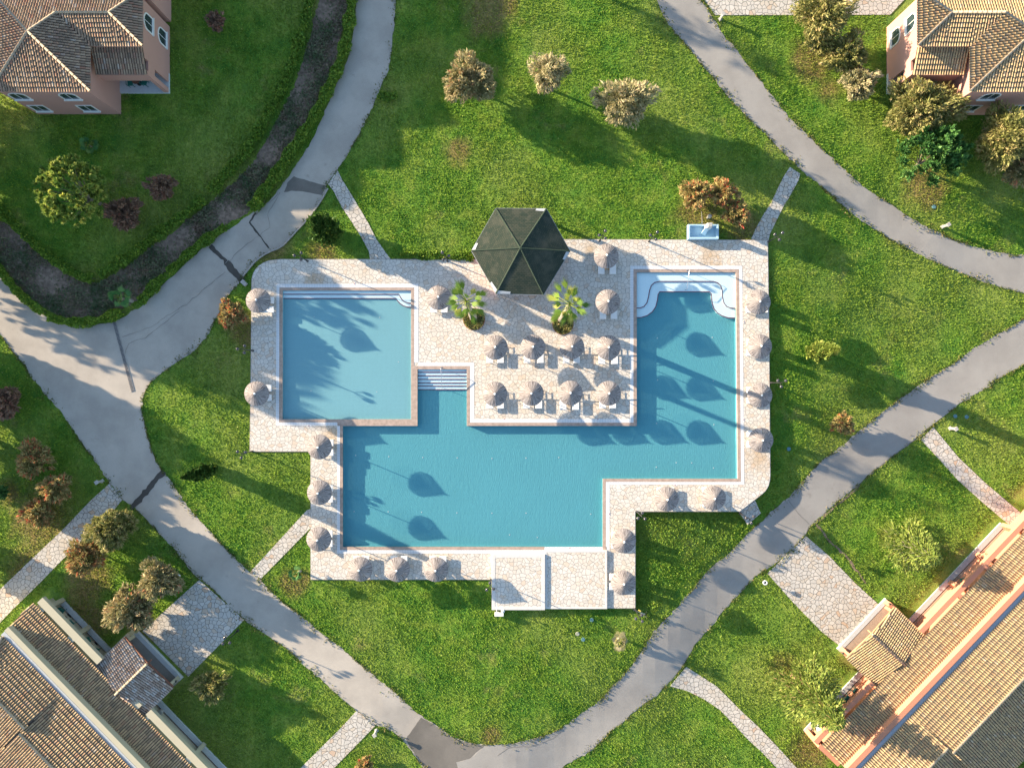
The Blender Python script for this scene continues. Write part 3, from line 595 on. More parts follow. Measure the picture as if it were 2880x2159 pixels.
# corner stairs
stp = [P(*p) for p in ((2082,1438),(2124,1407),(2149,1447),(2111,1480))]
th = thing('stone_steps', 'short flight of pale stone steps at the lower right deck corner', 'steps', stp[0])
for i in range(5):
    a = stp[0].lerp(stp[3], i/5); b = stp[1].lerp(stp[2], i/5); c = stp[1].lerp(stp[2], (i+1)/5); d = stp[0].lerp(stp[3], (i+1)/5); mb = MB(th.location)
    zt = -.12-.17*i; mb.prism([a.xy, b.xy, c.xy, d.xy], -1.4, zt); o = bevel(mb.build('step', 'path_stone', th), .02)
# curved concrete kerb between road and deck
mb = MB(); kp = [G(x, y) for x, y in smooth_path(T(700,520,[(615,30),(560,130),(510,200),(440,290),(380,350),(310,430),(250,487),(150,525),(60,585),(0,655),(-40,705)]), 1)]
org = kp[0]; mb = MB(org)
for a, b in zip(kp, kp[1:]): mb.bar(a+Vector((0, 0, -.1)), b+Vector((0, 0, -.1)), .13, .24)
tag(mb.build('kerb', 'kerb_stone'), 'thin curved concrete kerb between the road and the deck corner', 'kerb').location = org
mb = MB(); org = G(*T(0,520,[(1900,765)])[0]); a = G(*T(0,520,[(1885,748)])[0]); b = G(*T(0,520,[(1920,780)])[0]); mb = MB(org)
mb.bar(a, b, .35, .3); tag(mb.build('concrete_block', 'stone_grey'), 'small pale concrete block at the end of the dark road trench', 'block').location = org

# ------------------------------------------------------------------ thatched parasols, sunbeds, side tables
def make_parasol():
    th = thing('parasol', '', 'parasol', group='thatched parasols round the pools')
    mb = MB(); mb.lathe([(.26, 0), (.26, .05), (.06, .09)], n=16); mb.build('base', 'stone_grey', th)
    mb = MB(); mb.tube([(0, 0, .05), (0, 0, 2.46)], .035, 8); mb.build('pole', 'pole_wood', th)
    mb = MB(); N = 110; vs = []; fs = []
    Rr = 1.13; zr = 1.95; za = 2.53
    for j in range(N):
        t0 = 2*math.pi*j/N; t1 = 2*math.pi*(j+1)/N; tm = (t0+t1)/2; ro = Rr*random.uniform(.985, 1.01); dz = random.uniform(-.003, .006)
        ring = lambda r_, t, z: (r_*math.cos(t), r_*math.sin(t), z)
        pts = []
        for (fr, lift) in ((.06, .0), (.5, .0), (1., 0.)):
            r_ = ro*fr; z = za+(zr-za)*fr**1.05; pts += [ring(r_, t0, z), ring(r_, tm, z+.004+.006*fr+dz*.4), ring(r_, t1, z)]
        b = [(0, 1, 4, 3), (1, 2, 5, 4), (3, 4, 7, 6), (4, 5, 8, 7)]; mb.add(pts, b)
        mb.add([ring(ro, t0, zr), ring(ro, t1, zr), ring(ro*.99, t1, zr-.10*random.uniform(.6, 1.2)), ring(ro*.99, t0, zr-.10)], [(0, 1, 2, 3)])
    mb.build('thatch', 'thatch', th)
    mb = MB(); mb.lathe([(.11, 2.47), (.075, 2.55), (.0001, 2.61)], n=14); mb.build('cap', 'cap_white', th, True)
    for k in range(6):
        t = k*math.pi/3; mb = MB(); mb.tube([(0, 0, 2.38), (1.05*math.cos(t), 1.05*math.sin(t), 1.92)], .014, 4); mb.build('rib', 'pole_wood', th)
    return th
def make_bed():
    th = thing('sunbed', '', 'sunbed', group='white sunbeds under the parasols')
    mb = MB(); mb.box(-.35, .95, -.31, .31, .27, .31); bevel(mb.build('frame', 'plastic_white', th), .01)
    mb = MB(); mb.box(-.33, .94, -.30, .30, .312, .37); bevel(mb.build('mattress', 'fabric_white', th), .02)
    a = R(36); L = .72; c, s_ = math.cos(a), math.sin(a); mb = MB()
    x0, z0 = -.35, .29; x1, z1 = x0-L*c, z0+L*s_; mb.add([(x0, -.31, z0), (x1, -.31, z1), (x1, .31, z1), (x0, .31, z0), (x0+.05*s_, -.31, z0+.07*c), (x1+.05*s_, -.31, z1+.07*c), (x1+.05*s_, .31, z1+.07*c), (x0+.05*s_, .31, z0+.07*c)],
           [(0,3,2,1),(4,5,6,7),(0,1,5,4),(1,2,6,5),(2,3,7,6),(3,0,4,7)]); bevel(mb.build('backrest', 'fabric_white', th), .015)
    for x in (-.75, .8):
        for y in (-.27, .27): mb = MB(); mb.box(x-.025, x+.025, y-.025, y+.025, 0, .28); mb.build('leg', 'plastic_white', th)
    for y in (-.30, .26): mb = MB(); mb.box(-.92, -.34, y, y+.04, .25, .29); mb.build('side_rail', 'plastic_white', th)
    return th
def make_table():
    th = thing('side_table', '', 'side table', group='small wooden tables between the sunbeds')
    mb = MB(); mb.box(-.2, .2, -.2, .2, .40, .43); bevel(mb.build('table_top', 'wood', th), .01)
    for x in (-.16, .16):
        for y in (-.16, .16): mb = MB(); mb.box(x-.02, x+.02, y-.02, y+.02, 0, .40); mb.build('leg', 'wood', th)
    return th
par0, bed0, tab0 = make_parasol(), make_bed(), make_table(); used = {}
def put(proto, loc, rz, label):
    if proto.name not in used:
        used[proto.name] = 1; proto.location = loc; proto.rotation_euler = (0, 0, rz); proto['label'] = label; return proto
    return dup(proto, loc, rz, label)
# (apex px, descriptor, pool-side direction rz of the bed foot, bed foot end px, bed offsets, ground z)
S_ = [((720,843),'upper parasol left of the square pool','E',774,[845,871]), ((715.6,1107),'lower parasol left of the square pool','E',767,[1091,1118]),
 ((1232.6,834.8),'parasol between square pool and left palm','S',880,[1222,1251]),
 ((1707.5,717.2),'top parasol right of the gazebo','S',772.5,[1690,1722]), ((1711.9,846.7),'second parasol right of the gazebo','S',898,[1694.5,1725.5])]
for i, (x, y, o) in enumerate([(1392.8,975.9,(-15,13)),(1499.5,975.1,(-17,18)),(1609.8,974,(-18,9)),(1713,976.6,(-21,12))]):
    S_.append(((x, y), ['first','second','third','fourth'][i]+' parasol from left in upper row of four', 'S', 1021+(3 if i == 3 else 0), [x+o[0], x+o[1]+2]))
for i, (x, y, o) in enumerate([(1391.8,1107.9,(-13,16)),(1495.2,1106.2,(-14,20)),(1605.5,1105,(-22,13)),(1714,1105.8,(-20,8))]):
    S_.append(((x, y), ['first','second','third','fourth'][i]+' parasol from left in lower row of four', 'S', [1148,1148,1152,1147.5][i], [x+o[0], x+o[1]]))
for i, (x, y) in enumerate([(2138.8,847.4),(2142.4,973),(2143.5,1111.6),(2146.4,1238.3)]):
    g = 1079.5+(y-1079.5)*.962; S_.append(((x, y), ['top','second','third','lowest'][i]+' parasol on the right deck edge', 'W', 2095+i, [g-14, g+15]))
S_ += [((1878.3,1405.4),'left parasol of the two near the corner steps','N',1368.5,[1856,1884]), ((2011.4,1402.5),'right parasol of the two near the corner steps','N',1368.5,[1982,2010]),
 ((1756.4,1524),'upper parasol right of the raised terraces','W',1718.4,[1502,1530]), ((1755.6,1643),'lower parasol right of the raised terraces','W',1713,[1619,1646]),
 ((893.6,1258),'top parasol left of the main pool','E',940.6,[1244,1271]), ((893.6,1387.3),'middle parasol left of the main pool','E',939,[1371,1401]), ((891.8,1519.4),'bottom parasol left of the main pool','E',938,[1499,1526]),
 ((1009.3,1604.2),'left parasol of three along the bottom deck','N',1561,[1005,1031]), ((1115,1605.3),'middle parasol of three along the bottom deck','N',1561,[1110,1138]), ((1224.6,1605.3),'right parasol of three along the bottom deck','N',1561,[1219,1247])]
for (ap, desc, d, end, offs) in S_:
    p = P(ap[0], ap[1], 2.5); put(par0, (p.x, p.y, 0), random.uniform(0, 6), 'thatched grey-brown '+desc)
    rz = {'E': 0, 'S': -math.pi/2, 'W': math.pi, 'N': math.pi/2}[d]; f = Vector((math.cos(rz), math.sin(rz)))
    cs = []
    for i, o_ in enumerate(offs):
        q = P(end, o_) if d in 'EW' else P(o_, end); c = q.xy-f*.95; cs.append(c)
        w = ('upper' if i == 0 else 'lower') if d in 'EW' else ('left' if i == 0 else 'right')
        put(bed0, (c.x, c.y, 0), rz+random.uniform(-.015, .015), 'white sunbed, '+w+' one under the '+desc)
    c = (cs[0]+cs[1])/2+f*.35; put(tab0, (c.x, c.y, 0), rz, 'small wooden table under the '+desc)

# ------------------------------------------------------------------ lamp posts and small fixtures
def make_lamp():
    th = thing('street_lamp', '', 'lamp post', group='black globe lamp posts round the pool deck')
    mb = MB(); mb.lathe([(.14, 0), (.14, .06), (.085, .12), (.075, .55), (.04, .62)], n=14); mb.build('base', 'black_metal', th)
    mb = MB(); mb.tube([(0, 0, .55), (0, 0, 2.85)], [.045, .032], 8); mb.build('pole', 'black_metal', th)
    for k in range(3):
        t = k*2*math.pi/3+.5; z = 2.55 if k else 2.75; c, s_ = math.cos(t), math.sin(t)
        mb = MB(); mb.tube([(0, 0, z-.2), (.2*c, .2*s_, z-.12), (.36*c, .36*s_, z-.02)], .02, 6); a = mb.build('arm', 'black_metal', th)
        mb = MB(); mb.sphere((.36*c, .36*s_, z+.10), .145, 10); mb.build('globe', 'globe', a, True)
    return th
lam0 = make_lamp()
for i, (x, y, rz, lab) in enumerate([(866,735,2.6,'black globe lamp post on the top left deck edge'),(713,986,2.6,'black globe lamp post on the deck edge left of the square pool'),
  (1259,735,1.7,'black globe lamp post on the deck edge left of the gazebo'),(1686,678,.6,'black globe lamp post on the top deck edge just right of the gazebo'),(1824,680,.4,'black globe lamp post on the top deck edge between gazebo and fountain'),
  (2158,681,.2,'black globe lamp post where the upper right path meets the deck'),(2163,1076,.0,'black globe lamp post on the right deck edge beside the third parasol'),(711,1268,2.,'black globe lamp post at the lower left deck corner'),
  (1381,1626,3.2,'black globe lamp post beside the higher raised terrace'),(1788,1435,1.,'black globe lamp post at the inner corner right of the main pool'),(2074,1439,.3,'black globe lamp post beside the corner steps'),
  (1783,1707,.7,'black globe lamp post at the bottom right deck corner by the bicycle')]):
    p = G(x, y); z = max(p.z, -.12); put(lam0, (p.x, p.y, z), rz, lab)
p = G(*T(0,1559,[(1850,590)])[0]); put(lam0, tuple(p), 1.2, 'black globe lamp post at the road edge of the lower left forecourt')
def make_bollard():
    th = thing('bollard_light', '', 'bollard light', group='low stone bollard lights on the lawns')
    mb = MB(); mb.box(-.15, .15, -.15, .15, 0, .1); bevel(mb.build('base', 'stone_grey', th), .01)
    mb = MB(); mb.box(-.09, .09, -.09, .09, .1, .75); mb.build('post', 'stone_grey', th)
    mb = MB(); mb.box(-.12, .12, -.12, .12, .75, .95); h = mb.build('lantern', 'stone_grey', th); mb = MB(); mb.box(-.17, .17, -.17, .17, .95, 1.02); bevel(mb.build('cap', 'stone_grey', th), .015)
    return th
bol0 = make_bollard()
for (x, y, lab) in [(2025,55,'grey bollard light beside the top path'),(2650,638,'grey bollard light beside the upper right road'),(2671,1204,'grey bollard light beside the right-hand diagonal path'),
    (1059,2052,'grey bollard light beside the bottom left diagonal path'),(289,1352,'grey bollard light beside the long left diagonal path')]:
    put(bol0, tuple(G(x, y)), .6, lab)
def make_ring():
    th = thing('ring_lamp', '', 'garden lamp', group='white round garden lamps')
    mb = MB(); mb.tube([(0, 0, 0), (0, 0, .8)], .035, 8); mb.build('post', 'black_metal', th)
    mb = MB(); mb.lathe([(.11, .78), (.22, .86), (.22, .98), (.13, 1.0), (.11, .9)], n=20); mb.build('shade', 'plastic_white', th, True)
    mb = MB(); mb.lathe([(.0001, .96), (.12, .93)], n=14); mb.build('lens', 'window_glass', th); return th
rin0 = make_ring()
for (x, y, lab) in [(514.5,1613,'white round garden lamp beside the lower left forecourt'),(2142,1630,'white round garden lamp beside the lower right forecourt')]: put(rin0, tuple(G(x, y)), 0, lab)
# small covers in the grass
for i, (x, y, m_, lab) in enumerate([(1664,1742,'cover_blue','small pale plastic cover in the grass south of the raised terraces'),(1624,1781,'stone_grey','grey round cover in the grass below the pale plastic cover'),(1640,1797,'cover_blue','small blue cover next to the grey round cover'),
        (2218,1262,'cover_blue','small blue cover in the grass right of the deck'),(2686,1170,'cover_blue','small blue cover in shade near the right road bend'),(2718,1172,'cover_blue','small blue cover right of the other one in road bend shade'),(2626,582,'cover_blue','small blue cover in the upper right lawn')]):
    p = G(x, y); mb = MB(); mb.lathe([(.19, 0), (.19, .06), (.17, .075), (.0001, .08)], n=12); o = mb.build('drain_cover', m_); tag(o, lab, 'drain cover'); o.location = p
# fountain basin
th = thing('water_feature', 'light blue rectangular fountain basin with a pillar and sloping chute behind the deck', 'fountain', P(1974, 654))
x0, x1, y0, y1 = 1931, 2016, 635, 676
mb = MB(th.location); rect(mb, x0, x1, y0, y1, -.3, .12); mb.build('basin_floor', 'basin_blue', th)
mb = MB(th.location); rect(mb, x0, x0+5, y0, y1, -.3, .62); rect(mb, x1-5, x1, y0, y1, -.3, .62); rect(mb, x0+5, x1-5, y0, y0+4, -.3, .62); rect(mb, x0+5, x1-5, y1-5, y1, -.3, .62); bevel(mb.build('basin_wall', 'basin_blue', th), .02)
mb = MB(th.location); rect(mb, 1977, 1991, 637, 650, -.3, 1.5); bevel(mb.build('pillar', 'white_trim', th), .02); mb = MB(th.location); rect(mb, 1979, 1989, 639, 648, 1.5, 1.54); mb.build('pillar_cap', 'stone_grey', th)
mb = MB(th.location); a = P(1974, 649); b = P(1984, 652); c = P(1980, 664); d = P(1968, 660)
mb.add([(a.x, a.y, 1.15), (b.x, b.y, 1.15), (c.x, c.y, .35), (d.x, d.y, .35), (a.x, a.y, .1), (b.x, b.y, .1), (c.x, c.y, .1), (d.x, d.y, .1)], [(0,1,2,3),(0,4,5,1),(1,5,6,2),(2,6,7,3),(3,7,4,0)]); mb.build('chute', 'basin_blue', th)
mb = MB(th.location); a = P(1971, 632); mb.tube([(a.x, a.y, -.1), (a.x, a.y+.1, .5), (a.x+.05, a.y+1.2, .1)], .04, 6); mb.build('pipe', 'steel', th)
a = P(1991, 612); o = MB(); o.lathe([(.12, 0), (.12, .5), (.2, .55), (.16, .9), (.0001, .95)], n=10); o = o.build('garden_pump', 'stone_grey', None, True); tag(o, 'small weathered grey pump standing in the dry grass behind the fountain', 'pump'); o.location = (a.x, a.y, -.1)
# white box and round post at the terrace corner
a = P(1404, 1724); th = thing('pool_lift', 'white box on two bars with a round white post at the lower terrace corner', 'pool lift', (a.x, a.y, tz(a.x, a.y)))
mb = MB(); mb.box(-.42, .42, -.14, .14, .12, .65); bevel(mb.build('box', 'plastic_white', th), .02); mb = MB(); mb.box(-.26, -.2, .14, .5, .5, .56); mb.box(.2, .26, .14, .5, .5, .56); mb.build('bars', 'plastic_white', th)
mb = MB(); mb.tube([(.36, .48, 0), (.36, .48, 1.0)], .05, 8); mb.lathe([(.0001, .98), (.17, 1.0), (.17, 1.05), (.0001, 1.09)], (.36, .48, 0), 16); mb.build('post', 'plastic_white', th, True)
# bicycle
p = G(1797, 1719); th = thing('bicycle', 'bicycle with silver rims parked beside the lamp post at the deck corner', 'bicycle', p, R(-32))
def torus(mb, c, Rr, r_, n=24, k=6, tilt=0):
    vs = []
    for i in range(n):
        t = 2*math.pi*i/n
        for j in range(k):
            u = 2*math.pi*j/k; rr = Rr+r_*math.cos(u); vs.append((c[0]+rr*math.cos(t), c[1]+r_*math.sin(u)+tilt*rr*math.sin(t), c[2]+rr*math.sin(t)))
    mb.add(vs, [(i*k+j, i*k+(j+1) % k, ((i+1) % n)*k+(j+1) % k, ((i+1) % n)*k+j) for i in range(n) for j in range(k)])
TL_ = .5
for x in (-.5, .5):
    mb = MB(); torus(mb, (x, 0, .33), .31, .022, tilt=TL_); w = mb.build('wheel', 'rubber', th, True)
    mb = MB(); torus(mb, (x, 0, .33), .28, .012, tilt=TL_)
    for k in range(8): t = k*math.pi/4; mb.tube([(x, 0, .33), (x+.28*math.cos(t), TL_*.28*math.sin(t), .33+.28*math.sin(t))], .004, 3)
    mb.build('rim', 'steel', w)
sh = lambda x, z: (x, TL_*(z-.33), z)
mb = MB()
for a, b in (((-.5,.33),(-.15,.33)),((-.15,.33),(-.28,.85)),((-.5,.33),(-.25,.72)),((-.15,.33),(.35,.8)),((-.25,.74),(.35,.84)),((.5,.33),(.33,.95))): mb.tube([sh(*a), sh(*b)], .018, 6)
mb.build('frame', 'steel', th)
mb = MB(); c = sh(.33, .95); mb.tube([(c[0]-.05, c[1]-.3, c[2]), c, (c[0]-.05, c[1]+.3, c[2])], .014, 6); mb.build('handlebar', 'black_metal', th)
mb = MB(); c = sh(-.28, .87); mb.box(c[0]-.13, c[0]+.13, c[1]-.07, c[1]+.07, c[2], c[2]+.05); bevel(mb.build('saddle', 'yellow_paint', th), .02)

# ------------------------------------------------------------------ gazebo
ev = [P(x, y, 2.45) for x, y in ((1394.6,585.8),(1325.9,705.2),(1394.6,825.7),(1528.4,829.3),(1603.3,706.3),(1536.8,587))]; ap = P(1463.3, 697.3, 3.72)
c = sum((v for v in ev), Vector())/6
th = thing('gazebo', 'hexagonal gazebo with dark green shingled roof on the deck', 'gazebo', (c.x, c.y, 0))
mb = MB(th.location)
for i in range(6): mb.add([ev[i], ev[(i+1) % 6], ap], [(0, 1, 2)])
uvs = {}
def guv(v, f, vs):
    a, b, t = (Vector(vs[i]) for i in f); e = (b-a).normalized(); n = e.cross(t-a).normalized(); s_ = n.cross(e); d = Vector(v)-a; return (d.dot(e), d.dot(s_))
ro = mb.build('roof', 'shingle', th, uv=guv)
mb = MB(th.location)
for i in range(6):
    a, b = ev[i], ev[(i+1) % 6]; mb.bar(a-Vector((0, 0, .16)), b-Vector((0, 0, .16)), .05, .15)
mb.build('fascia', 'zinc', th)
mb = MB(th.location)
for v in ev: 
    k = 26
    for i in range(k): a = v.lerp(ap, i/k); b = v.lerp(ap, (i+1.15)/k); mb.tube([a+Vector((0, 0, .02)), b+Vector((0, 0, .0))], [.062, .045], 6)
mb.build('hip_cap', 'ridge_green', ro)
hw = [Vector((c.x, c.y, 0)).lerp(Vector((v.x, v.y, 0)), .90) for v in ev]
for v in hw:
    mb = MB(th.location); mb.box(v.x-.12, v.x+.12, v.y-.12, v.y+.12, 0, 2.5); mb.build('post', 'wood_red', th)
mb = MB(th.location)
for i in (1, 2, 3): mb.bar(hw[i], hw[(i+1) % 6], .2, 1.0)
mb.build('low_wall', 'stucco_pink', th)
mb = MB(th.location)
for i in (1, 2, 3): mb.bar(hw[i]+Vector((0, 0, 1.0)), hw[(i+1) % 6]+Vector((0, 0, 1.0)), .38, .05)
mb.build('counter', 'floor_tile', th)
mb = MB(th.location); mb.prism([tuple(Vector((c.x, c.y)).lerp(v.xy, .93)) for v in ev], .004, .02); mb.build('floor', 'terrace_concrete', th)
def patch(pts, hh):
    mb = MB(th.location)
    for (x, y) in pts: pass
for (i, j, t0, t1) in ((1, 0, .02, .18), (2, 1, .02, .24), (2, 3, .02, .30), (5, 0, .02, .20), (4, 3, .02, .2)):
    a, b = ev[i], ev[j]; mb = MB(th.location); p0 = a.lerp(b, t0); p1 = a.lerp(b, t1); q = (ap-p0)*.07; q2 = (ap-p1)*.05; up = Vector((0, 0, .03)); mb.add([p0+up, p1+up, p1+q2+up, p0+q+up], [(0, 1, 2, 3)]); mb.build('flashing', 'zinc', th)

# ------------------------------------------------------------------ roof tiles
def hipcap(mb, a, b, r_=.11, L=.4):
    a = Vector(a); b = Vector(b); k = max(1, int((b-a).length/L))
    for i in range(k): mb.tube([a.lerp(b, i/k)+Vector((0, 0, .05)), a.lerp(b, (i+1.1)/k)+Vector((0, 0, .03))], [r_, r_*.82], 7)
def tiles(mb, bed, poly, e, per=.225, course=.40):
    poly = [Vector(p) for p in poly]; e = Vector((e[0], e[1], 0)).normalized()
    n = Vector((0, 0, 0))
    for i in range(1, len(poly)-1): n += (poly[i]-poly[0]).cross(poly[i+1]-poly[0])
    n.normalize()
    if n.z < 0: n = -n
    v = n.cross(e).normalized()
    if v.z < 0: v = -v
    e2 = (e-n*e.dot(n)).normalized(); o = poly[0]; uvp = [((p-o).dot(e2), (p-o).dot(v)) for p in poly]
    bed.add([p-n*.03 for p in poly], [tuple(range(len(poly)))])
    u0 = min(u for u, _ in uvp); u1 = max(u for u, _ in uvp); k = int((u1-u0)/per)
    prof = [(math.cos(a), math.sin(a)) for a in (0, .7, 1.57, 2.44, math.pi)]
    for i in range(k+1):
        u = u0+(i+.5)*per; xs = []
        for j in range(len(uvp)):
            (a, b), (c_, d) = uvp[j], uvp[(j+1) % len(uvp)]
            if (a > u) != (c_ > u): xs.append(b+(d-b)*(u-a)/(c_-a))
        xs.sort()
        for q in range(0, len(xs)-1, 2):
            v0, v1 = xs[q]-.06, xs[q+1]; m_ = max(1, round((v1-v0)/course)); uu = u+random.uniform(-.006, .006)
            for w in range(m_):
                va = v0+(v1-v0)*w/m_; vb = v0+(v1-v0)*(w+1.06)/m_; vs = []
                for (vv, rr, lf) in ((va, per*.40, .035), (vb, per*.33, .0)):
                    for cx_, sx_ in prof: vs.append(o+e2*(uu-rr*cx_)+v*vv+n*(rr*sx_*.95+lf-.01))
                r_ = random.random(); mb.add(vs, [(t, t+1, t+6, t+5) for t in range(4)]+[(0, 1, 2, 3, 4)], r_)
def box_window(tf, org, parent, c, ax, w, h, arch, sgn):
    # window on a wall: ax = 'x' wall runs along x (faces -y*sgn) ; 'y' wall runs along y (faces +x*sgn)
    pts = [(-w/2, -h/2), (w/2, -h/2)]
    if arch: pts += [(w/2, h*.12)]+[(w/2*math.cos(t), h*.12+h*.38*math.sin(t)) for t in [math.pi*i/10 for i in range(1, 10)]]+[(-w/2, h*.12)]
    else: pts += [(w/2, h/2), (-w/2, h/2)]
    def at(p, d, s_=1.):
        return (c[0]+p[0]*s_, c[1]-d, c[2]+p[1]*s_) if ax == 'x' else (c[0]+d, c[1]+p[0]*s_, c[2]+p[1]*s_)
    n = len(pts); mb = MB(org, tf); out_ = 1.16
    vs = [at(p, .06) for p in pts]+[at(p, .06, out_) for p in pts]+[at(p, -.05, out_) for p in pts]+[at(p, -.05) for p in pts]
    mb.add(vs, [(i, (i+1) % n, n+(i+1) % n, n+i) for i in range(n)]+[(n+i, n+(i+1) % n, 2*n+(i+1) % n, 2*n+i) for i in range(n)]+[(3*n+i, 3*n+(i+1) % n, (i+1) % n, i) for i in range(n)])
    wf = mb.build('window', 'window_white', parent)
    mb = MB(org, tf); mb.add([at(p, .015) for p in pts], [tuple(range(n))]); mb.build('pane', 'window_glass', wf)
    mb = MB(org, tf); x, y, z = c
    if ax == 'x': mb.box(x-w*.62, x+w*.62, y-.16, y, z-h*.5-.14, z-h*.5-.07); mb.box(x-.02, x+.02, y-.04, y-.02, z-h/2, z+h*.45)
    else: mb.box(x, x+.16, y-w*.62, y+w*.62, z-h*.5-.14, z-h*.5-.07); mb.box(x+.02, x+.04, y-.02, y+.02, z-h/2, z+h*.45)
    mb.build('sill', 'window_white', wf)

def villa(tf, label, tilem, north):
    org = Vector(tf((-36, 29, 0))); th = thing('villa', label, 'house', org)
    he = 5.5; s_ = .352; W0, E0, S0, N0 = -44.72, -36.15, 25.07, 33.75; A = Vector(((W0+E0)/2, 29.41, he+s_*4.3)); E1, S1 = -31.66, 28.96; ry = 31.36; hr = he+s_*(ry-S1); R2 = Vector((E1-(ry-S1), ry, hr)); V1 = Vector((E0-(ry-S1), ry, hr))
    p = lambda x, y, z=he: Vector((x, y, z))
    SW, SE, NW, NE, C, SE2 = p(W0, S0), p(E0, S0), p(W0, N0), p(E1, N0), p(E0, S1), p(E1, S1)
    tm, bd = MB(org, tf), MB(org, tf)
    tiles(tm, bd, [SW, SE, A], (1, 0)); tiles(tm, bd, [SE, C, V1, A], (0, 1)); tiles(tm, bd, [SW, NW, A], (0, 1)); tiles(tm, bd, [NW, NE, R2, V1, A], (1, 0)); tiles(tm, bd, [C, SE2, R2, V1], (1, 0)); tiles(tm, bd, [SE2, NE, R2], (0, 1))
    rf = tm.build('roof', tilem, th, True); bd.build('roof_deck', 'tile_bed', rf)
    hc = MB(org, tf)
    for a, b in ((SE, A), (SW, A), (NW, A), (V1, A), (V1, R2), (SE2, R2), (NE, R2)): hipcap(hc, a, b)
    hc.build('ridge_tiles', 'ridge_tile', rf, True)
    wl = MB(org, tf); wl.box(W0+.25, -36.7, 25.3, 33.5, -.5, he-.02); wl.box(-36.7, -32.13, 29.05, 33.5, -.5, he-.02)
    wl.box(W0+.1, -36.4, S0+.1, 33.6, he-.2, he-.04); wl.box(-36.4, -31.8, S1+.1, 33.6, he-.2, he-.04)
    wl.build('wall', 'stucco_pink', th)
    for x in (-43.4, -39.0):
        box_window(tf, org, th, (x, 25.3, 3.95), 'x', 1.35, 1.15, True, 1); box_window(tf, org, th, (x+.05, 25.3, 1.35), 'x', 1.3, 1.15, False, 1)
    for z in (3.75, 1.35): box_window(tf, org, th, (-32.13, 31.85, z), 'y', 1.3, 1.3, True, 1)
    # porch with balcony and lean-to roof
    PX0, PX1, PY0, PY1 = -36.7, -32.13, 27.25, 29.05
    mb = MB(org, tf); mb.box(PX0, PX1+.02, PY0-.02, PY1, -.3, .12); mb.build('porch_floor', 'floor_pale', th)
    mb = MB(org, tf); mb.box(PX1-.42, PX1, PY0, PY0+.42, .12, 2.6); mb.box(PX1-.16, PX1, PY1-.8, PY1, .12, 2.6)
    mb.box(PX0, PX1, PY0, PY1, 2.6, 2.85); mb.box(PX0, PX1, PY0, PY0+.2, 2.85, 3.7); mb.box(PX1-.2, PX1, PY0+.2, PY1, 2.85, 3.7); mb.box(PX1-.32, PX1-.01, PY0+.01, PY0+.33, 3.7, 4.25); mb.box(PX1-.2, PX1-.01, PY1-.55, PY1, 3.7, 4.9)
    mb.build('porch', 'stucco_pink', th)
    tm, bd = MB(org, tf), MB(org, tf); a = [p(PX0+.3, PY0-.2, 4.35), p(PX1+.25, PY0-.2, 4.35), p(PX1+.25, PY1-.02, 5.1), p(PX0+.3, PY1-.02, 5.1)]
    tiles(tm, bd, a, (1, 0)); r2 = tm.build('porch_roof', 'tile_old' if north else tilem, th, True); bd.build('roof_deck', 'tile_bed', r2)
    mb = MB(org, tf); mb.box(-35.6, -33.4, 29.0, 29.06, .12, 2.3); d_ = mb.build('door', 'shutter_teal', th)
    if north:                              # the rest of the house, beyond the top of the photograph
        tm, bd = MB(org, tf), MB(org, tf); wl = MB(org, tf)
        for (x0, x1, y0, y1, e_, rise) in ((-39.0, -31.7, 33.95, 39.4, 6.3, 1.5), (-42, -31.0, 39.45, 52, 8.0, 1.6)):
            cxm, cym = (x0+x1)/2, (y0+y1)/2; h_ = min(x1-x0, y1-y0)/2
            if x1-x0 > y1-y0: r0, r1 = p(x0+h_, cym, e_+rise), p(x1-h_, cym, e_+rise)
            else: r0, r1 = p(cxm, y0+h_, e_+rise), p(cxm, y1-h_, e_+rise)
            q = [p(x0, y0, e_), p(x1, y0, e_), p(x1, y1, e_), p(x0, y1, e_)]
            if x1-x0 > y1-y0: fs = (([q[0], q[1], r1, r0], (1, 0)), ([q[1], q[2], r1], (0, 1)), ([q[2], q[3], r0, r1], (1, 0)), ([q[3], q[0], r0], (0, 1)))
            else: fs = (([q[0], q[1], r0], (1, 0)), ([q[1], q[2], r1, r0], (0, 1)), ([q[2], q[3], r1], (1, 0)), ([q[3], q[0], r0, r1], (0, 1)))
            for pl, e in fs: tiles(tm, bd, pl, e)
            wl.box(x0+.25, x1-.3, y0+.02, y1-.3, -.5, e_-.02)
        r3 = tm.build('roof', tilem, th, True); bd.build('roof_deck', 'tile_bed', r3); wl.build('wall', 'stucco_pink', th)
    return th
idt = lambda v: (v[0], v[1], v[2]); mir = lambda v: (3.1-v[0], v[1], v[2])
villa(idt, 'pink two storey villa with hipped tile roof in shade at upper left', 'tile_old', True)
villa(mir, 'pink two storey villa with hipped tile roof in sun at upper right', 'tile_light', False)

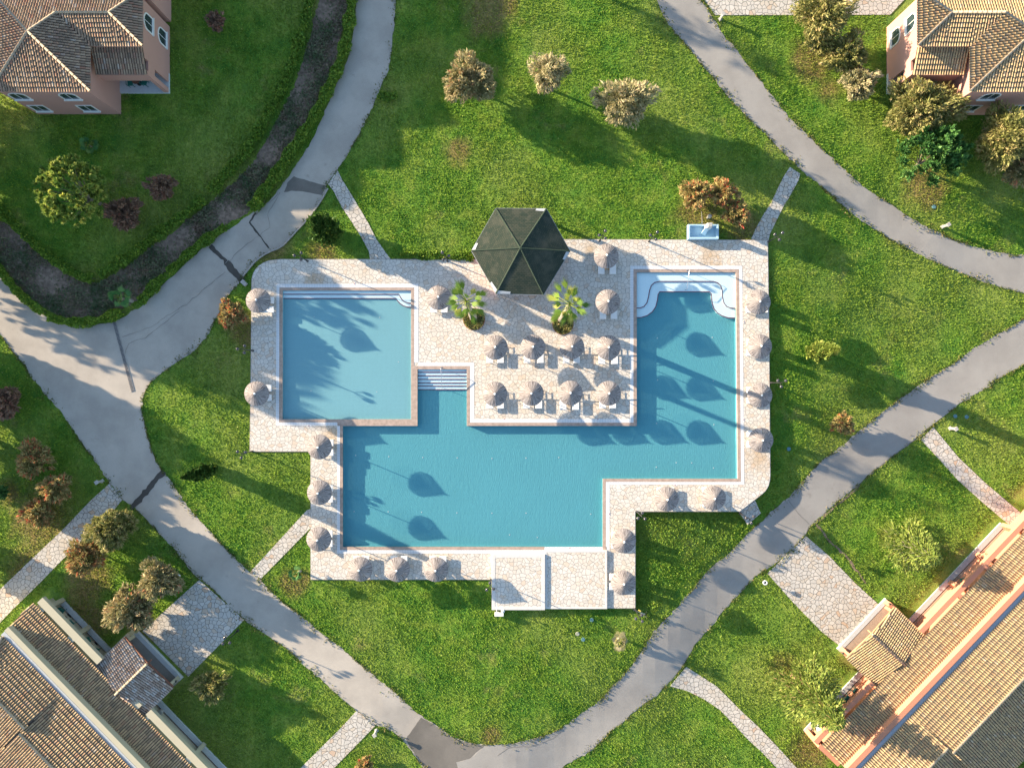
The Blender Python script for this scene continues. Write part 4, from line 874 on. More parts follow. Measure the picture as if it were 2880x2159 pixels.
# chairs and tables on porches and terraces
def make_chair():
    th = thing('terrace_chair', '', 'chair', group='green chairs on the house terraces')
    mb = MB(); mb.box(-.25, .25, -.24, .24, .38, .43); bevel(mb.build('seat', 'chair_green', th), .02)
    mb = MB(); mb.add([(-.25, .2, .43), (.25, .2, .43), (.25, .34, .86), (-.25, .34, .86), (-.25, .25, .43), (.25, .25, .43), (.25, .39, .86), (-.25, .39, .86)], [(0,1,2,3),(4,7,6,5),(2,6,7,3),(0,3,7,4),(1,5,6,2)]); mb.build('backrest', 'chair_green', th)
    for x in (-.22, .22):
        for y in (-.2, .2): mb = MB(); mb.box(x-.02, x+.02, y-.02, y+.02, 0, .39); mb.build('leg', 'chair_green', th)
    for x in (-.27, .27): mb = MB(); mb.box(x-.025, x+.025, -.22, .28, .6, .63); mb.box(x-.02, x+.02, -.22, -.18, .4, .6); mb.build('armrest', 'chair_green', th)
    return th
def make_rtable():
    th = thing('terrace_table', '', 'table', group='round brown tables on the house terraces')
    mb = MB(); mb.lathe([(.0001, .72), (.36, .72), (.36, .68)], n=20); mb.build('table_top', 'table_brown', th); mb = MB(); mb.tube([(0, 0, 0), (0, 0, .7)], .035, 8); mb.lathe([(.25, 0), (.25, .03), (.04, .06)], n=12); mb.build('pedestal', 'black_metal', th); return th
cha0, rta0 = make_chair(), make_rtable()

# ------------------------------------------------------------------ long apartment blocks (lower left / lower right)
def block(label, E0, S, T_, st, tilem, porchm, stm, base, he, S1, terr_t, beams, dv, porch_c, name, red):
    S = Vector((S[0], S[1])); T_ = Vector((T_[0], T_[1])); E0 = Vector(E0)
    def L(s_, t_, z, ref=None):
        q = E0+S*s_+T_*t_; w = P(q.x, q.y, z if ref is None else ref); return Vector((w.x, w.y, z))
    org = L(S1/2, 60, base); org.z = base; th = thing('apartment_block', label, 'building', org)
    Sv = (L(100, 0, he)-L(0, 0, he)).normalized(); Tv = (L(0, 100, he)-L(0, 0, he)).normalized()
    def boxst(mb, s0, s1, t0, t1, z0, z1, ref=None):
        ref = z1 if ref is None else ref; q = [L(s0, t0, z1, ref), L(s1, t0, z1, ref), L(s1, t1, z1, ref), L(s0, t1, z1, ref)]; mb.prism([v.xy for v in q], z0, z1)
    up_ = 0 if stm == 'stucco_cream' else .4; hl = he+.85+up_; hp = he+1.35+up_; hu = he+1.15+up_; rise = 1.3 if stm == 'stucco_cream' else 2.1
    tm, bd = MB(org), MB(org)
    tiles(tm, bd, [L(0, 0, he), L(S1, 0, he), L(S1, 91, hl), L(0, 91, hl)], Sv.xy)
    lr = tm.build('lower_roof', tilem, th, True); bd.build('roof_deck', 'tile_bed', lr)
    # upper roof in two lengths with a jog
    tm, bd, HC = MB(org), MB(org), []; hr = hu+rise
    for (s0, s1, r_) in ((8, 237, 262), (237, S1, 282)):
        hc = MB(org); HC.append(hc)
        a, b, c_, d = L(s0, 127, hu), L(s1, 127, hu), L(s1, r_, hr), L(s0+(60 if s0 < 100 else 0), r_, hr)
        tiles(tm, bd, [a, b, c_, d], Sv.xy); e, f = L(s1, 2*r_-127, hu), L(s0, 2*r_-127, hu); tiles(tm, bd, [d, c_, e, f], Sv.xy); hipcap(hc, d, c_)
        if s0 < 100: tiles(tm, bd, [a, d, f], Tv.xy); hipcap(hc, a, d); hipcap(hc, f, d)
    ur = tm.build('upper_roof', tilem, th, True); bd.build('roof_deck', 'tile_bed', ur)
    for hc in HC: hc.build('ridge_tiles', 'ridge_tile', ur, True)
    mb = MB(org); boxst(mb, 0, S1, 97, 112, he-.3, hp); mb.build('parapet', stm, th)
    mb = MB(org); boxst(mb, 2, S1, 113, 128, he-.3, hu-.03); mb.build('roof_gutter', 'zinc', th)
    mb = MB(org); boxst(mb, 6, S1, 16, 92, base-.3, he-.05, he); boxst(mb, 6, S1, 100, 2*272-135, base-.3, hu-.05); mb.build('wall', stm, th)
    # terraces: floor, low wall, beams, dividing walls
    for (s0, s1) in terr_t:
        mb = MB(org); boxst(mb, s0, s1, -52, 18, base-.3, base+.14, base); mb.build('terrace_floor', 'floor_tile', th)
        mb = MB(org); boxst(mb, s0, s1, -66, -52, base-.3, base+.17); mb.build('terrace_bench', 'bench_grey' if stm != 'stucco_cream' else 'floor_pale', th)
    for (s0, s1, t0, t1) in beams:
        mb = MB(org); boxst(mb, s0, s1, t0, t1, he-.42, he-.02); mb.build('beam', stm, th)
    for (s0, t0, t1) in dv:
        mb = MB(org); boxst(mb, s0-6, s0+6, t0, t1, base-.3, he-.03, base); mb.build('dividing_wall', stm, th)
    # gabled porch
    pc, hw_ = porch_c, 98; f_, b_ = -116, 6; e_ = he-.55; r_ = he+.45
    tm, bd, hc = MB(org), MB(org), MB(org)
    tiles(tm, bd, [L(pc-hw_, f_, e_), L(pc-hw_, b_, e_), L(pc, b_, r_), L(pc, f_+6, r_)], Tv.xy, .215, .36); tiles(tm, bd, [L(pc+hw_, f_, e_), L(pc+hw_, b_, e_), L(pc, b_, r_), L(pc, f_+6, r_)], Tv.xy, .215, .36)
    hipcap(hc, L(pc, f_+4, r_), L(pc, b_+6, r_), .12)
    pr = tm.build('porch_roof', porchm, th, True); bd.build('roof_deck', 'tile_bed', pr); hc.build('ridge_tiles', 'ridge_tile', pr, True)
    mb = MB(org)
    for (a, b) in ((L(pc-hw_, f_-1, e_), L(pc, f_+4, r_)), (L(pc+hw_, f_-1, e_), L(pc, f_+4, r_))): mb.bar(a-Vector((0, 0, .2)), b-Vector((0, 0, .2)), .09, .17)
    mb.bar(L(pc, f_-14, r_-.6), L(pc, f_+4, r_-.25), .1, .12); mb.build('gable_trim', red, th)
    mb = MB(org)
    for s_ in (pc-hw_+8, pc+hw_-8): boxst(mb, s_-6, s_+6, -157, -20, base-.3, base+1.25, base)
    mb.build('porch_wall', stm, th)
    for s_ in (pc-hw_+12, pc+hw_-12):
        for t_ in (-112, -20): mb = MB(org); boxst(mb, s_-4, s_+4, t_-4, t_+4, base+1.2, e_-.2, e_); mb.build('porch_post', stm, th)
    mb = MB(org); boxst(mb, pc-hw_, pc+hw_, -148, b_, base-.3, base+.28, base); mb.build('porch_floor', 'floor_tile' if stm != 'stucco_cream' else 'terrace_concrete', th)
    mb = MB(org); boxst(mb, pc-hw_, pc+hw_, -160, -148, base-.3, base+.30, base); mb.build('porch_step', 'floor_pale', th)
    return th, L
nBL = lambda x, y: (x/2.764, 1559+y/2.764); nBR = lambda x, y: (2080+x/2.764, 1559+y/2.764)
bl, LBL = block('cream apartment block with tiled roofs and gabled porch at lower left', nBL(255, 375), (.6964, .7177), (-.7177, .6964), 0, 'tile_brown', 'tile_pale', 'stucco_cream', -.12, 2.9, 830,
   [(52, 245), (446, 800)], [(8, 250, -30, -9), (446, 800, -30, -9), (150, 158, -9, 3), (300, 420, -20, 4), (452, 462, -9, 3), (612, 620, -9, 3)], [(54, -72, 0), (160, -72, 0), (250, -60, 0), (620, -74, 0)], 347, 'bl', 'wood_red')
br_, LBR = block('salmon apartment block with sunlit tiled roofs and gabled porch at lower right', nBR(640, 1480), (.6894, -.7244), (.7244, .6894), 0, 'tile_light', 'tile_light', 'stucco_salmon', -1.3, 1.7, 1150,
   [(-6, 222), (424, 800)], [(-8, 225, -24, -10), (424, 1100, -24, -10), (566, 578, -10, 4), (676, 688, -10, 4)], [(110, -62, 10), (579, -62, 10), (687, -62, 10), (0, -64, 10), (797, -64, 10)], 323, 'br', 'wood')
for i, (L_, s_, t_, z, rz, kind, lab) in enumerate([(LBL,75,-50,.04,1.,0,'green chair at the top end of the lower left terrace'),(LBL,118,-45,.04,2.4,0,'green chair beside the dividing beam of the lower left terrace'),(LBL,97,-45,.04,0,1,'round table between the green chairs at the top of the lower left terrace'),
    (LBL,185,-46,.04,.5,0,'green chair in the second bay of the lower left terrace'),(LBL,222,-44,.04,2.8,0,'green chair nearest the porch on the lower left terrace'),(LBL,205,-44,.04,0,1,'round table in the second bay of the lower left terrace'),
    (LBR,175,-44,-1.16,.9,0,'green chair on the terrace left of the lower right porch'),(LBR,145,-46,-1.16,2.2,0,'green chair next to the big conifer on the lower right terrace'),(LBR,160,-38,-1.16,0,1,'round table between green chairs beside the lower right porch'),
    (LBR,632,-36,-1.16,0,1,'round table in the middle bay of the lower right terrace'),(LBR,605,-40,-1.16,1.8,0,'dark green chair in the middle bay of the lower right terrace'),(LBR,728,-36,-1.16,0,1,'round table in the upper end bay of the lower right terrace')]):
    q = L_(s_, t_, z, z); put(rta0 if kind else cha0, tuple(q), rz, lab)
for (x, y, kind, lab, mirx) in [(373,240,0,'left green chair on the porch of the upper left villa',0),(412,238,0,'right green chair on the porch of the upper left villa',0),(393,235,1,'round table on the porch of the upper left villa',0)]:
    q = P(x, y, .12); put(rta0 if kind else cha0, (q.x, q.y, .12), random.uniform(-.3, .3), lab)
# white folded parasols on the lower right terrace
for i, (x, y, lab) in enumerate([(2310,2048,'white cloth draped at the end bay of the lower right terrace'),(2326,2028,'white folded cloth above the other one on the lower right terrace')]):
    p = P(x, y, -.3); mb = MB(); k = 18; vs = [(0, 0, .95)]
    for j in range(k): t = 2*math.pi*j/k; r_ = (.36 if j % 2 else .27)*random.uniform(.85, 1.25); vs.append((r_*math.cos(t), r_*1.25*math.sin(t), .55+random.uniform(0, .15)))
    for j in range(k): t = 2*math.pi*j/k; vs.append((.25*math.cos(t), .3*math.sin(t), .0))
    mb.add(vs, [(0, 1+j, 1+(j+1) % k) for j in range(k)]+[(1+j, 1+k+j, 1+k+(j+1) % k, 1+(j+1) % k) for j in range(k)]); o = mb.build('towel_stand', 'fabric_white'); tag(o, lab, 'cloth'); o.location = (p.x, p.y, -1.16)
# wall lights on the porch piers of the lower right block
for s_, lab in ((228, 'small dark wall light on the left pier of the lower right porch'), (418, 'small dark wall light on the right pier of the lower right porch')):
    q = LBR(s_, -140, -.06, -.06); mb = MB(); mb.tube([(0, 0, 0), (0, 0, .18)], .04, 6); mb.sphere((0, 0, .28), .11, 8); o = mb.build('wall_light', 'black_metal', None, True); tag(o, lab, 'light'); o.location = q
q = LBL(438, -140, 1.12, 1.12); mb = MB(); mb.tube([(0, 0, 0), (0, 0, .18)], .04, 6); mb.sphere((0, 0, .28), .11, 8); o = mb.build('wall_light', 'black_metal', None, True); tag(o, 'small dark light on the right pier of the lower left porch', 'light'); o.location = q
p = LBL(470, -50, .05, 0); mb = MB(); mb.lathe([(.2, 0), (.26, .4), (.22, .42), (.0001, .36)], n=14); o = mb.build('plant_pot', 'stone_grey', None, True); tag(o, 'grey pot at the foot of the lower left porch', 'pot'); o.location = p

# ------------------------------------------------------------------ vegetation
def leaves(C_, N_, size, aspect=1., rr=None, seed_dir=None, up=.3):
    """quads centred at C_, long axis along N_ (n x 3)"""
    n = len(C_); d = N_/np.maximum(1e-6, np.linalg.norm(N_, axis=1, keepdims=True)); r_ = rng.normal(size=(n, 3)); a = np.cross(d, r_); a /= np.maximum(1e-6, np.linalg.norm(a, axis=1, keepdims=True))
    s = size*rng.uniform(.6, 1.4, (n, 1)); l = d*s*aspect; w = a*s*.5
    V = np.stack([C_-l*.5, C_+w, C_+l*.5, C_-w], 1).reshape(-1, 3); F = np.arange(4*n).reshape(n, 4); return V, F
def fol(name, parts, mat, parent, org):
    V = np.concatenate([p[0] for p in parts]); F = []; o = 0; rn = []
    for p in parts: F.append(p[1]+o); o += len(p[0]); rn.append(p[2])
    V = V-np.array(org); me = mesh_np(name, V, np.concatenate(F), np.concatenate(rn), mat); return link(name, me, parent)
def clumpy(c, rad, n, k, size, aspect, outward=.8, fill=.45, sub=.42, zlo=-.8, tone=0.):
    """foliage of k clumps spread over an ellipsoid"""
    c = np.array(c, float); rad = np.array(rad, float); P_ = []; D_ = []; Rn = []; ph = c[0]*3.1+c[1]
    for i in range(k):
        d = rng.normal(size=3); d /= np.linalg.norm(d); d[2] = max(d[2], zlo); q = d*rng.uniform(fill, max(fill+.12, .78)); cc = c+q*rad*(1+.20*math.sin(3*math.atan2(d[1], d[0])+ph)+.12*math.sin(5*math.atan2(d[1], d[0])+2*ph)); m_ = max(3, int(n/k*rng.uniform(.5, 1.5)))
        u = rng.normal(size=(m_, 3)); u /= np.linalg.norm(u, axis=1, keepdims=True); r_ = rng.uniform(.35, 1, (m_, 1))**.6; rs = sub*rng.uniform(.6, 1.25)
        P_.append(cc+u*r_*rad*rs); D_.append(u*(1-outward)+rng.normal(size=(m_, 3))*.45+(d*outward)); Rn.append(np.clip(rng.normal(.45+rng.normal(0, .14)+tone, .2, m_), 0, 1))
    P_ = np.concatenate(P_); D_ = np.concatenate(D_); V, F = leaves(P_, D_, size, aspect); return V, F, np.concatenate(Rn)
def branches(org, base, c, rad, k, r0, mat, parent, name='trunk', fork=.35):
    mb = MB(org); base = Vector(base); c = Vector(c); fk = base.lerp(c, fork); mb.tube([base-Vector((0, 0, .2)), base.lerp(fk, .5)+Vector((random.gauss(0, .04), random.gauss(0, .04), 0)), fk], [r0*1.25, r0, r0*.8], 8)
    for i in range(k):
        d = Vector(rng.normal(size=3)); d.normalize(); d.z = abs(d.z)*.9-.1; e = Vector((c.x+d.x*rad[0]*.95, c.y+d.y*rad[1]*.95, c.z+d.z*rad[2]*.9)); m_ = fk.lerp(e, .5)+Vector((random.gauss(0, .1), random.gauss(0, .1), .12)); mb.tube([fk, m_, e], [r0*.45, r0*.25, r0*.06], 5)
    return mb.build(name, mat, parent, True)
def shrub(px, rpx, h, mat, label, base=None, n=2600, name='shrub', k=26, rz=1., size=.17, aspect=2.4, cat='shrub', group=None, bark='bark', trunk_h=None, ry=None):
    """crown seen centred at pixel px with pixel radius rpx; total height h"""
    ry = ry or rpx; g0 = G(*px); z0 = g0.z; hc = h*.58; c = P(px[0], px[1], z0+hc); r1 = rpx/K*(1-(z0+hc)/CAMZ); r2 = ry/K*(1-(z0+hc)/CAMZ); b = G(*base) if base else Vector((c.x, c.y, tz(c.x, c.y)))
    th = thing(name, label, cat, b, group=group); branches(b, b, c, (r1, r2, h*.42), 14 if rpx > 30 else 9, .06+.012*h, bark, th)
    P1 = clumpy(c, (r1, r2, h*.42), int(n*2.5), int(k*1.5), size, aspect, .6, .2, .30, -.6)
    P2 = clumpy(c, (r1*1.04, r2*1.04, h*.44), int(n*.8), k*5, size*.9, aspect*1.8, 1., .8, .14, -.2, .12)
    fol('crown', [P1, P2], mat, th, b); return th
GR = 'bushy shrubs and small trees on the lawns'
SH = [((1317,224),72,4.1,'leaf_dry','wide bushy tree with reddish twigs right of the shaded upper lawn',(1369,270),4800,'tree',40,66),
 ((1543,205),50,5.3,'leaf_pale','small round pale tree, middle one of three on the upper lawn',(1554,256),3000,'tree',28,50),
 ((1757,286),82,5.2,'leaf_pale','large spreading pale tree, right one of three on the upper lawn',(1748,330),5200,'tree',40,62),
 ((1957,545),40,2.9,'leaf_red','red-tipped bush, left one of three above the fountain',None,2600,'shrub',26,40),((2036,545),38,2.9,'leaf_red','red-tipped bush, middle one of three above the fountain',None,2500,'shrub',24,38),((2072,602),37,2.6,'leaf_red','red-tipped bush lowest and rightmost of the three above the fountain',None,2300,'shrub',24,34),
 ((2318,40),74,5.5,'leaf_olive','tall olive bushy tree covering the top path',None,5600,'tree',44,70),((2308,112),38,3.6,'leaf_olive','smaller olive bush below the tree on the top path',None,2200,'shrub',24,30),
 ((2377,152),58,3.8,'leaf_olive','olive bush between top path and pink villa',None,3600,'shrub',30,54),((2418,235),46,3.4,'leaf_pale','greyish pale bush left of the pink villa porch',(2424,262),2600,'shrub',26,42),
 ((2597,304),104,4.8,'leaf_olive','wide olive tree in front of the upper right villa porch',None,8200,'tree',60,78),((2826,392),74,5.2,'leaf_olive','large olive tree at the right edge below the villa',None,6400,'tree',46,84),((2868,470),50,3.6,'leaf_dry','dry bush at the right edge below the large olive tree',None,2600,'shrub',28,50),
 ((452,525),40,2.2,'leaf_brown','brown leafless bush in shade left of the inner hedge',None,2000,'shrub',24,34),((347,600),50,2.4,'leaf_brown','dark reddish brown bush beside the round tree',None,2600,'shrub',28,44),((608,60),26,1.6,'leaf_brown','small dry bush on the shaded lawn near top',None,900,'shrub',16,28),
 ((651,885),37,2.3,'leaf_red','orange and red bush beside the upper left parasol',None,2600,'shrub',26,38),((16,1130),40,2.6,'leaf_brown','dark reddish bush cut by the left edge',None,2200,'shrub',26,44),((98,1290),48,2.8,'leaf_red','round red-flowering bush, uppermost full one on the left lawn',None,3200,'shrub',30,50),
 ((156,1372),44,2.6,'leaf_red','red-flowering bush, upper of the joined pair on the left lawn',None,2800,'shrub',28,40),((106,1440),46,2.6,'leaf_red','red-flowering bush, lower of the joined pair on the left lawn',None,2900,'shrub',28,40),
 ((302,1490),56,3.4,'leaf_olive','olive bush right of the long left path, near the road',None,3800,'tree',34,54),((355,1470),32,2.6,'leaf_olive','small yellowish bush between the left path and the road',None,1600,'shrub',18,28),((238,1566),50,3.,'leaf_red','red-flowering bush along the lower right side of the left path',None,3200,'shrub',30,48),
 ((447,1632),58,3.4,'leaf_dry','large dry bush with red flowers above the lower left forecourt',None,4200,'tree',34,56),((362,1716),66,3.4,'leaf_dry','large reddish green bush beside the lower left terrace',None,4800,'tree',38,62),((593,1930),46,2.4,'leaf_olive','bush on the dark lawn beside the lower left porch',None,2600,'shrub',26,44),
 ((1026,2150),24,1.4,'leaf_red','small orange bush at the bottom edge',None,900,'shrub',14,20),((2368,1192),31,2.3,'leaf_red','small orange bush by the right road',(2400,1212),1800,'shrub',22,28),((5,1382),15,1.3,'leaf_conifer','small green bush at the left edge',None,700,'shrub',10,20),
 ((1018,280),0,0,'','',None,0,'',0,0)]
for (px, r_, h, mt, lab, base, n, nm, k, ry) in SH:
    if n: shrub(px, r_, h, mt, lab, base, n, nm, k, cat=nm if nm == 'tree' else 'bush', ry=ry, size=.11, aspect=2.2)
# ground-cover clump by the road at upper centre
# round tree upper left
g = P(203, 538, 4.0); b = Vector((g.x, g.y, -.12)); th = thing('tree', 'big round tree with yellow-green leaf rosettes on the shaded left lawn', 'tree', b)
branches(b, b, g, (2.7, 2.8, 2.3), 16, .16, 'bark', th); parts = []
for i in range(230):
    d = rng.normal(size=3); d /= np.linalg.norm(d); d[2] = max(d[2], -.35); cc = np.array(g)+d*np.array([2.75, 2.9, 2.3])*rng.uniform(.72, 1.02); m_ = 34; u = rng.normal(size=(m_, 3)); u /= np.linalg.norm(u, axis=1, keepdims=True); u = u*.8+d*.5
    V, F = leaves(cc+u*.17*rng.uniform(.5, 1.3), u, .21, 1.9); parts.append((V, F, np.clip(rng.normal(.55+rng.normal(0, .12), .18, m_), 0, 1)))
fol('crown', parts, 'leaf_round', th, b)
# cypresses
def cypress(base, h, r_, label, mat='leaf_cypress', n=5200):
    b = G(*base); th = thing('cypress_tree', label, 'tree', b); mb = MB(b); mb.tube([b-Vector((0, 0, .2)), b+Vector((0, 0, h*.8))], [.12, .03], 7); mb.build('trunk', 'bark', th)
    t = rng.uniform(0, 1, n)**.8; rr = r_*np.sin(np.pi*np.clip(t*.93+.07, 0, 1)**.62)**.8*(1+.16*np.sin(t*23+rng.uniform(0, 6)))*rng.uniform(.62, 1.04, n)
    a = rng.uniform(0, 2*np.pi, n); bumpy = 1+.18*np.sin(a*5+t*16)+.12*np.sin(a*9-t*31); rr = rr*bumpy
    C_ = np.stack([b.x+rr*np.cos(a), b.y+rr*np.sin(a), b.z+.12+t*(h-.1)], 1); D_ = np.stack([np.cos(a)*.6, np.sin(a)*.6, np.full(n, .9)], 1)+rng.normal(size=(n, 3))*.3
    V, F = leaves(C_, D_, .17, 1.9); fol('crown', [(V, F, np.clip(rng.normal(.45, .2, n)+.25*(rng.uniform(size=n) < .12), 0, 1))], mat, th, b); return th
cypress((597,1318), 6.0, .62, 'dark narrow cypress leaning out on the lawn left of the main pool')
cypress((931,660), 6.2, 1.15, 'dense dark green cypress on the small triangular lawn by the path', n=7500)
cypress((2281,990), 5.6, .78, 'pale yellow-green cypress on the lawn right of the deck', 'leaf_spruce')
# conifers with whorled branches
def conifer(base, h, r_, label, mat, n_br=90, z0=.12, size=.14, lean=(0, 0), bark='bark_red', per=60):
    b = G(*base); th = thing('conifer_tree', label, 'tree', b); top = b+Vector((lean[0], lean[1], h)); mb = MB(b); mb.tube([b-Vector((0, 0, .2)), b.lerp(top, .5), top], [.05+.016*h, .03+.008*h, .02], 8); parts = []
    for i in range(n_br):
        t = z0+(1-z0)*(i/n_br)**1.0; L = r_*(1-t)**.75*random.uniform(.7, 1.1)+.2; a = i*2.399+random.uniform(-.3, .3); s_ = b.lerp(top, t); e = s_+Vector((L*math.cos(a), L*math.sin(a), L*random.uniform(-.18, .22))); mb.tube([s_, s_.lerp(e, .5)+Vector((0, 0, .06*L)), e], [.03+.01*(1-t), .018, .006], 4)
        m_ = int(per*L/r_)+14; q = rng.uniform(.22, 1.02, (m_, 1))**.8; side = rng.normal(size=(m_, 3))*np.array([1, 1, .35])*.34*(L/r_+.35); C_ = np.array(s_)+(np.array(e)-np.array(s_))*q+side*(1.15-q*.6); d = np.array(e)-np.array(s_); d /= np.linalg.norm(d)
        V, F = leaves(C_, d+side*1.6+rng.normal(size=(m_, 3))*.2, size, 2.6); parts.append((V, F, np.clip(rng.normal(.5, .2, m_), 0, 1)))
    mb.build('trunk', bark, th, True); fol('crown', parts, mat, th, b); return th
conifer((2516,1521), 6.4, 2.7, 'sparse light green conifer on the lawn above the lower right block', 'leaf_spruce', 95, .14, .12, per=110, bark='bark_pale')
conifer((2228,1899), 9.6, 3.3, 'tall yellow-green conifer with visible trunk beside the lower right terrace', 'leaf_spruce', 150, .16, .125, per=130)
# clumped green conifer, upper right
g = P(2614, 444, 2.2); b = Vector((g.x, g.y, tz(g.x, g.y))); th = thing('conifer_tree', 'bright green feathery conifer below the upper right villa', 'tree', b); branches(b, b, g, (2.6, 2.3, 1.7), 16, .13, 'bark', th)
parts = []
for i in range(64):
    a = rng.uniform(0, 2*np.pi); q = math.sqrt(rng.uniform(0, 1)); cc = np.array([g.x+2.85*q*math.cos(a), g.y+2.2*q*math.sin(a), g.z+1.3*(1-q*q)+rng.normal(0, .3)]); m_ = 120; t = rng.uniform(0, 1, (m_, 1)); ln = np.array([math.cos(a)*.35*q, math.sin(a)*.35*q, 1.]); u = rng.normal(size=(m_, 3))*np.array([1, 1, .5])
    C_ = cc+ln*t*1.1+u*.26*(1.1-t); V, F = leaves(C_, u*.5+ln, .17, 2.0); parts.append((V, F, np.clip(rng.normal(.5+rng.normal(0, .1), .18, m_), 0, 1)))
fol('crown', parts, 'leaf_conifer', th, b)
# fan palms
def fan_palm(base, crown, hc, label, n_fr=26, R_=1.9, r0=.3, mat='leaf_palm', name='palm_tree', droop=.5, fan=.75, spread=78, nb=25):
    b = G(*base) if not isinstance(base, Vector) else base; c = P(crown[0], crown[1], hc) if crown else Vector((b.x, b.y, hc)); th = thing(name, label, 'palm', b)
    mb = MB(b); k = 26; pts = []; rd = []
    for i in range(k+1):
        t = i/k; p = b.lerp(c, t); p.x = b.x+(c.x-b.x)*t**1.3; p.y = b.y+(c.y-b.y)*t**1.3; pts.append(p); rd.append((r0*(1-.45*min(1, t*1.6))+.03)*(1.05 if i % 2 else .97))
    mb.tube(pts, rd, 12); mb.build('trunk', 'bark_pale', th)
    parts = []; st_ = MB(b)
    for i in range(n_fr):
        a = i*2.399+random.uniform(-.2, .2); el = R(random.uniform(-55, 55)) if i > 5 else R(random.uniform(50, 80)); L = R_*random.uniform(.28, .58); d = Vector((math.cos(a)*math.cos(el), math.sin(a)*math.cos(el), math.sin(el)))
        hub = c+d*L-Vector((0, 0, .25*L*math.cos(el)**2)); st_.tube([c, c+d*L*.5+Vector((0, 0, .06)), hub], [.03, .02, .014], 4); hd = (d-Vector((0, 0, .45*droop))).normalized(); sd = hd.cross(Vector((0, 0, 1)))
        if sd.length < .1: sd = Vector((1, 0, 0))
        sd.normalize(); up_ = sd.cross(hd); tone = random.choice([.15, .2, .3, .35, .5, .8]) if el > -.5 else random.choice([.5, .9])
        for j in range(nb):
            q = (j/(nb-1)*2-1)*R(spread); dd = hd*math.cos(q)+sd*math.sin(q); l = fan*(1-.4*abs(j/(nb-1)*2-1))*random.uniform(.85, 1.1); w = .024; nrm = dd.cross(up_).normalized()*w; m_ = hub+dd*l*.55+Vector((0, 0, .02)); e = hub+dd*l-Vector((0, 0, l*droop*random.uniform(.25, .6)))
            V = np.array([hub, m_-nrm, e, m_+nrm]); parts.append((V, np.array([[0, 1, 2, 3]]), np.array([min(1, max(0, tone+random.gauss(0, .08)))])))
    st_.build('frond_stalks', 'leaf_spruce', th); fol('crown', parts, mat, th, b); return th
fan_palm((1332,893), (1311,847), 9.4, 'tall fan palm in a round planter left of the gazebo front', 30, 2.3, .34, spread=26, droop=.5, fan=1.15, nb=13)
fan_palm((1578,897), (1602.6,857), 9.2, 'tall fan palm in a round planter right of the gazebo front', 34, 2.3, .34, spread=26, droop=.5, fan=1.15, nb=13)
fan_palm((372,846), None, 2.0, 'small green fan palm in the hedge at the road corner', 20, 1.25, .16, 'leaf_conifer', droop=.3, fan=.6)
fan_palm((845,1604), None, .9, 'low young palm at the lower left deck corner', 12, .9, .10, 'leaf_conifer', droop=.3, fan=.45)
fan_palm((1738,1790), None, .9, 'pale dry yucca on the lawn below the raised terraces', 26, 1.0, .09, 'leaf_pale', name='yucca_plant', droop=.1, fan=.5)
fan_palm((268,418), None, .8, 'spiky grey-green yucca on the shaded lawn above the round tree', 22, 1.0, .08, 'leaf_conifer', name='yucca_plant', droop=.2, fan=.5)
fan_palm(Vector((-11.5, 44.8, -.12)), None, 8.4, 'tall palm beyond the top edge of the lawn', 30, 2.9, .25, fan=1.2)
for (x, y, r_, lab) in ((1333,898,31,'round planter with brick edge under the left palm'),(1583,911,30,'round planter with brick edge under the right palm')):
    p = P(x, y); th = thing('planter', lab, 'planter', (p.x, p.y, 0)); mb = MB(); rr = r_/K; mb.lathe([(rr, 0), (rr, .14), (rr-.12, .16), (rr-.12, .05)], n=36); mb.build('rim', 'brick_edge', th)
    mb = MB(); mb.lathe([(.0001, .09), (rr-.12, .08)], n=24); mb.build('soil', 'soil', th); parts = []
    m_ = 2200; q = np.sqrt(rng.uniform(0, 1, m_))*(rr-.05); a = rng.uniform(0, 2*np.pi, m_); keep = (np.hypot(q*np.cos(a)+.0, q*np.sin(a)-.1) > .3); q, a = q[keep], a[keep]; m_ = len(q)
    C_ = np.stack([q*np.cos(a), q*np.sin(a), rng.uniform(.1, .32, m_)], 1); V, F = leaves(C_, rng.normal(size=(m_, 3))+np.array([0, 0, .5]), .12, 1.3); fol('ground_cover', [(V, F, np.clip(rng.normal(.5, .25, m_), 0, 1))], 'leaf_olive', th, (0, 0, 0))
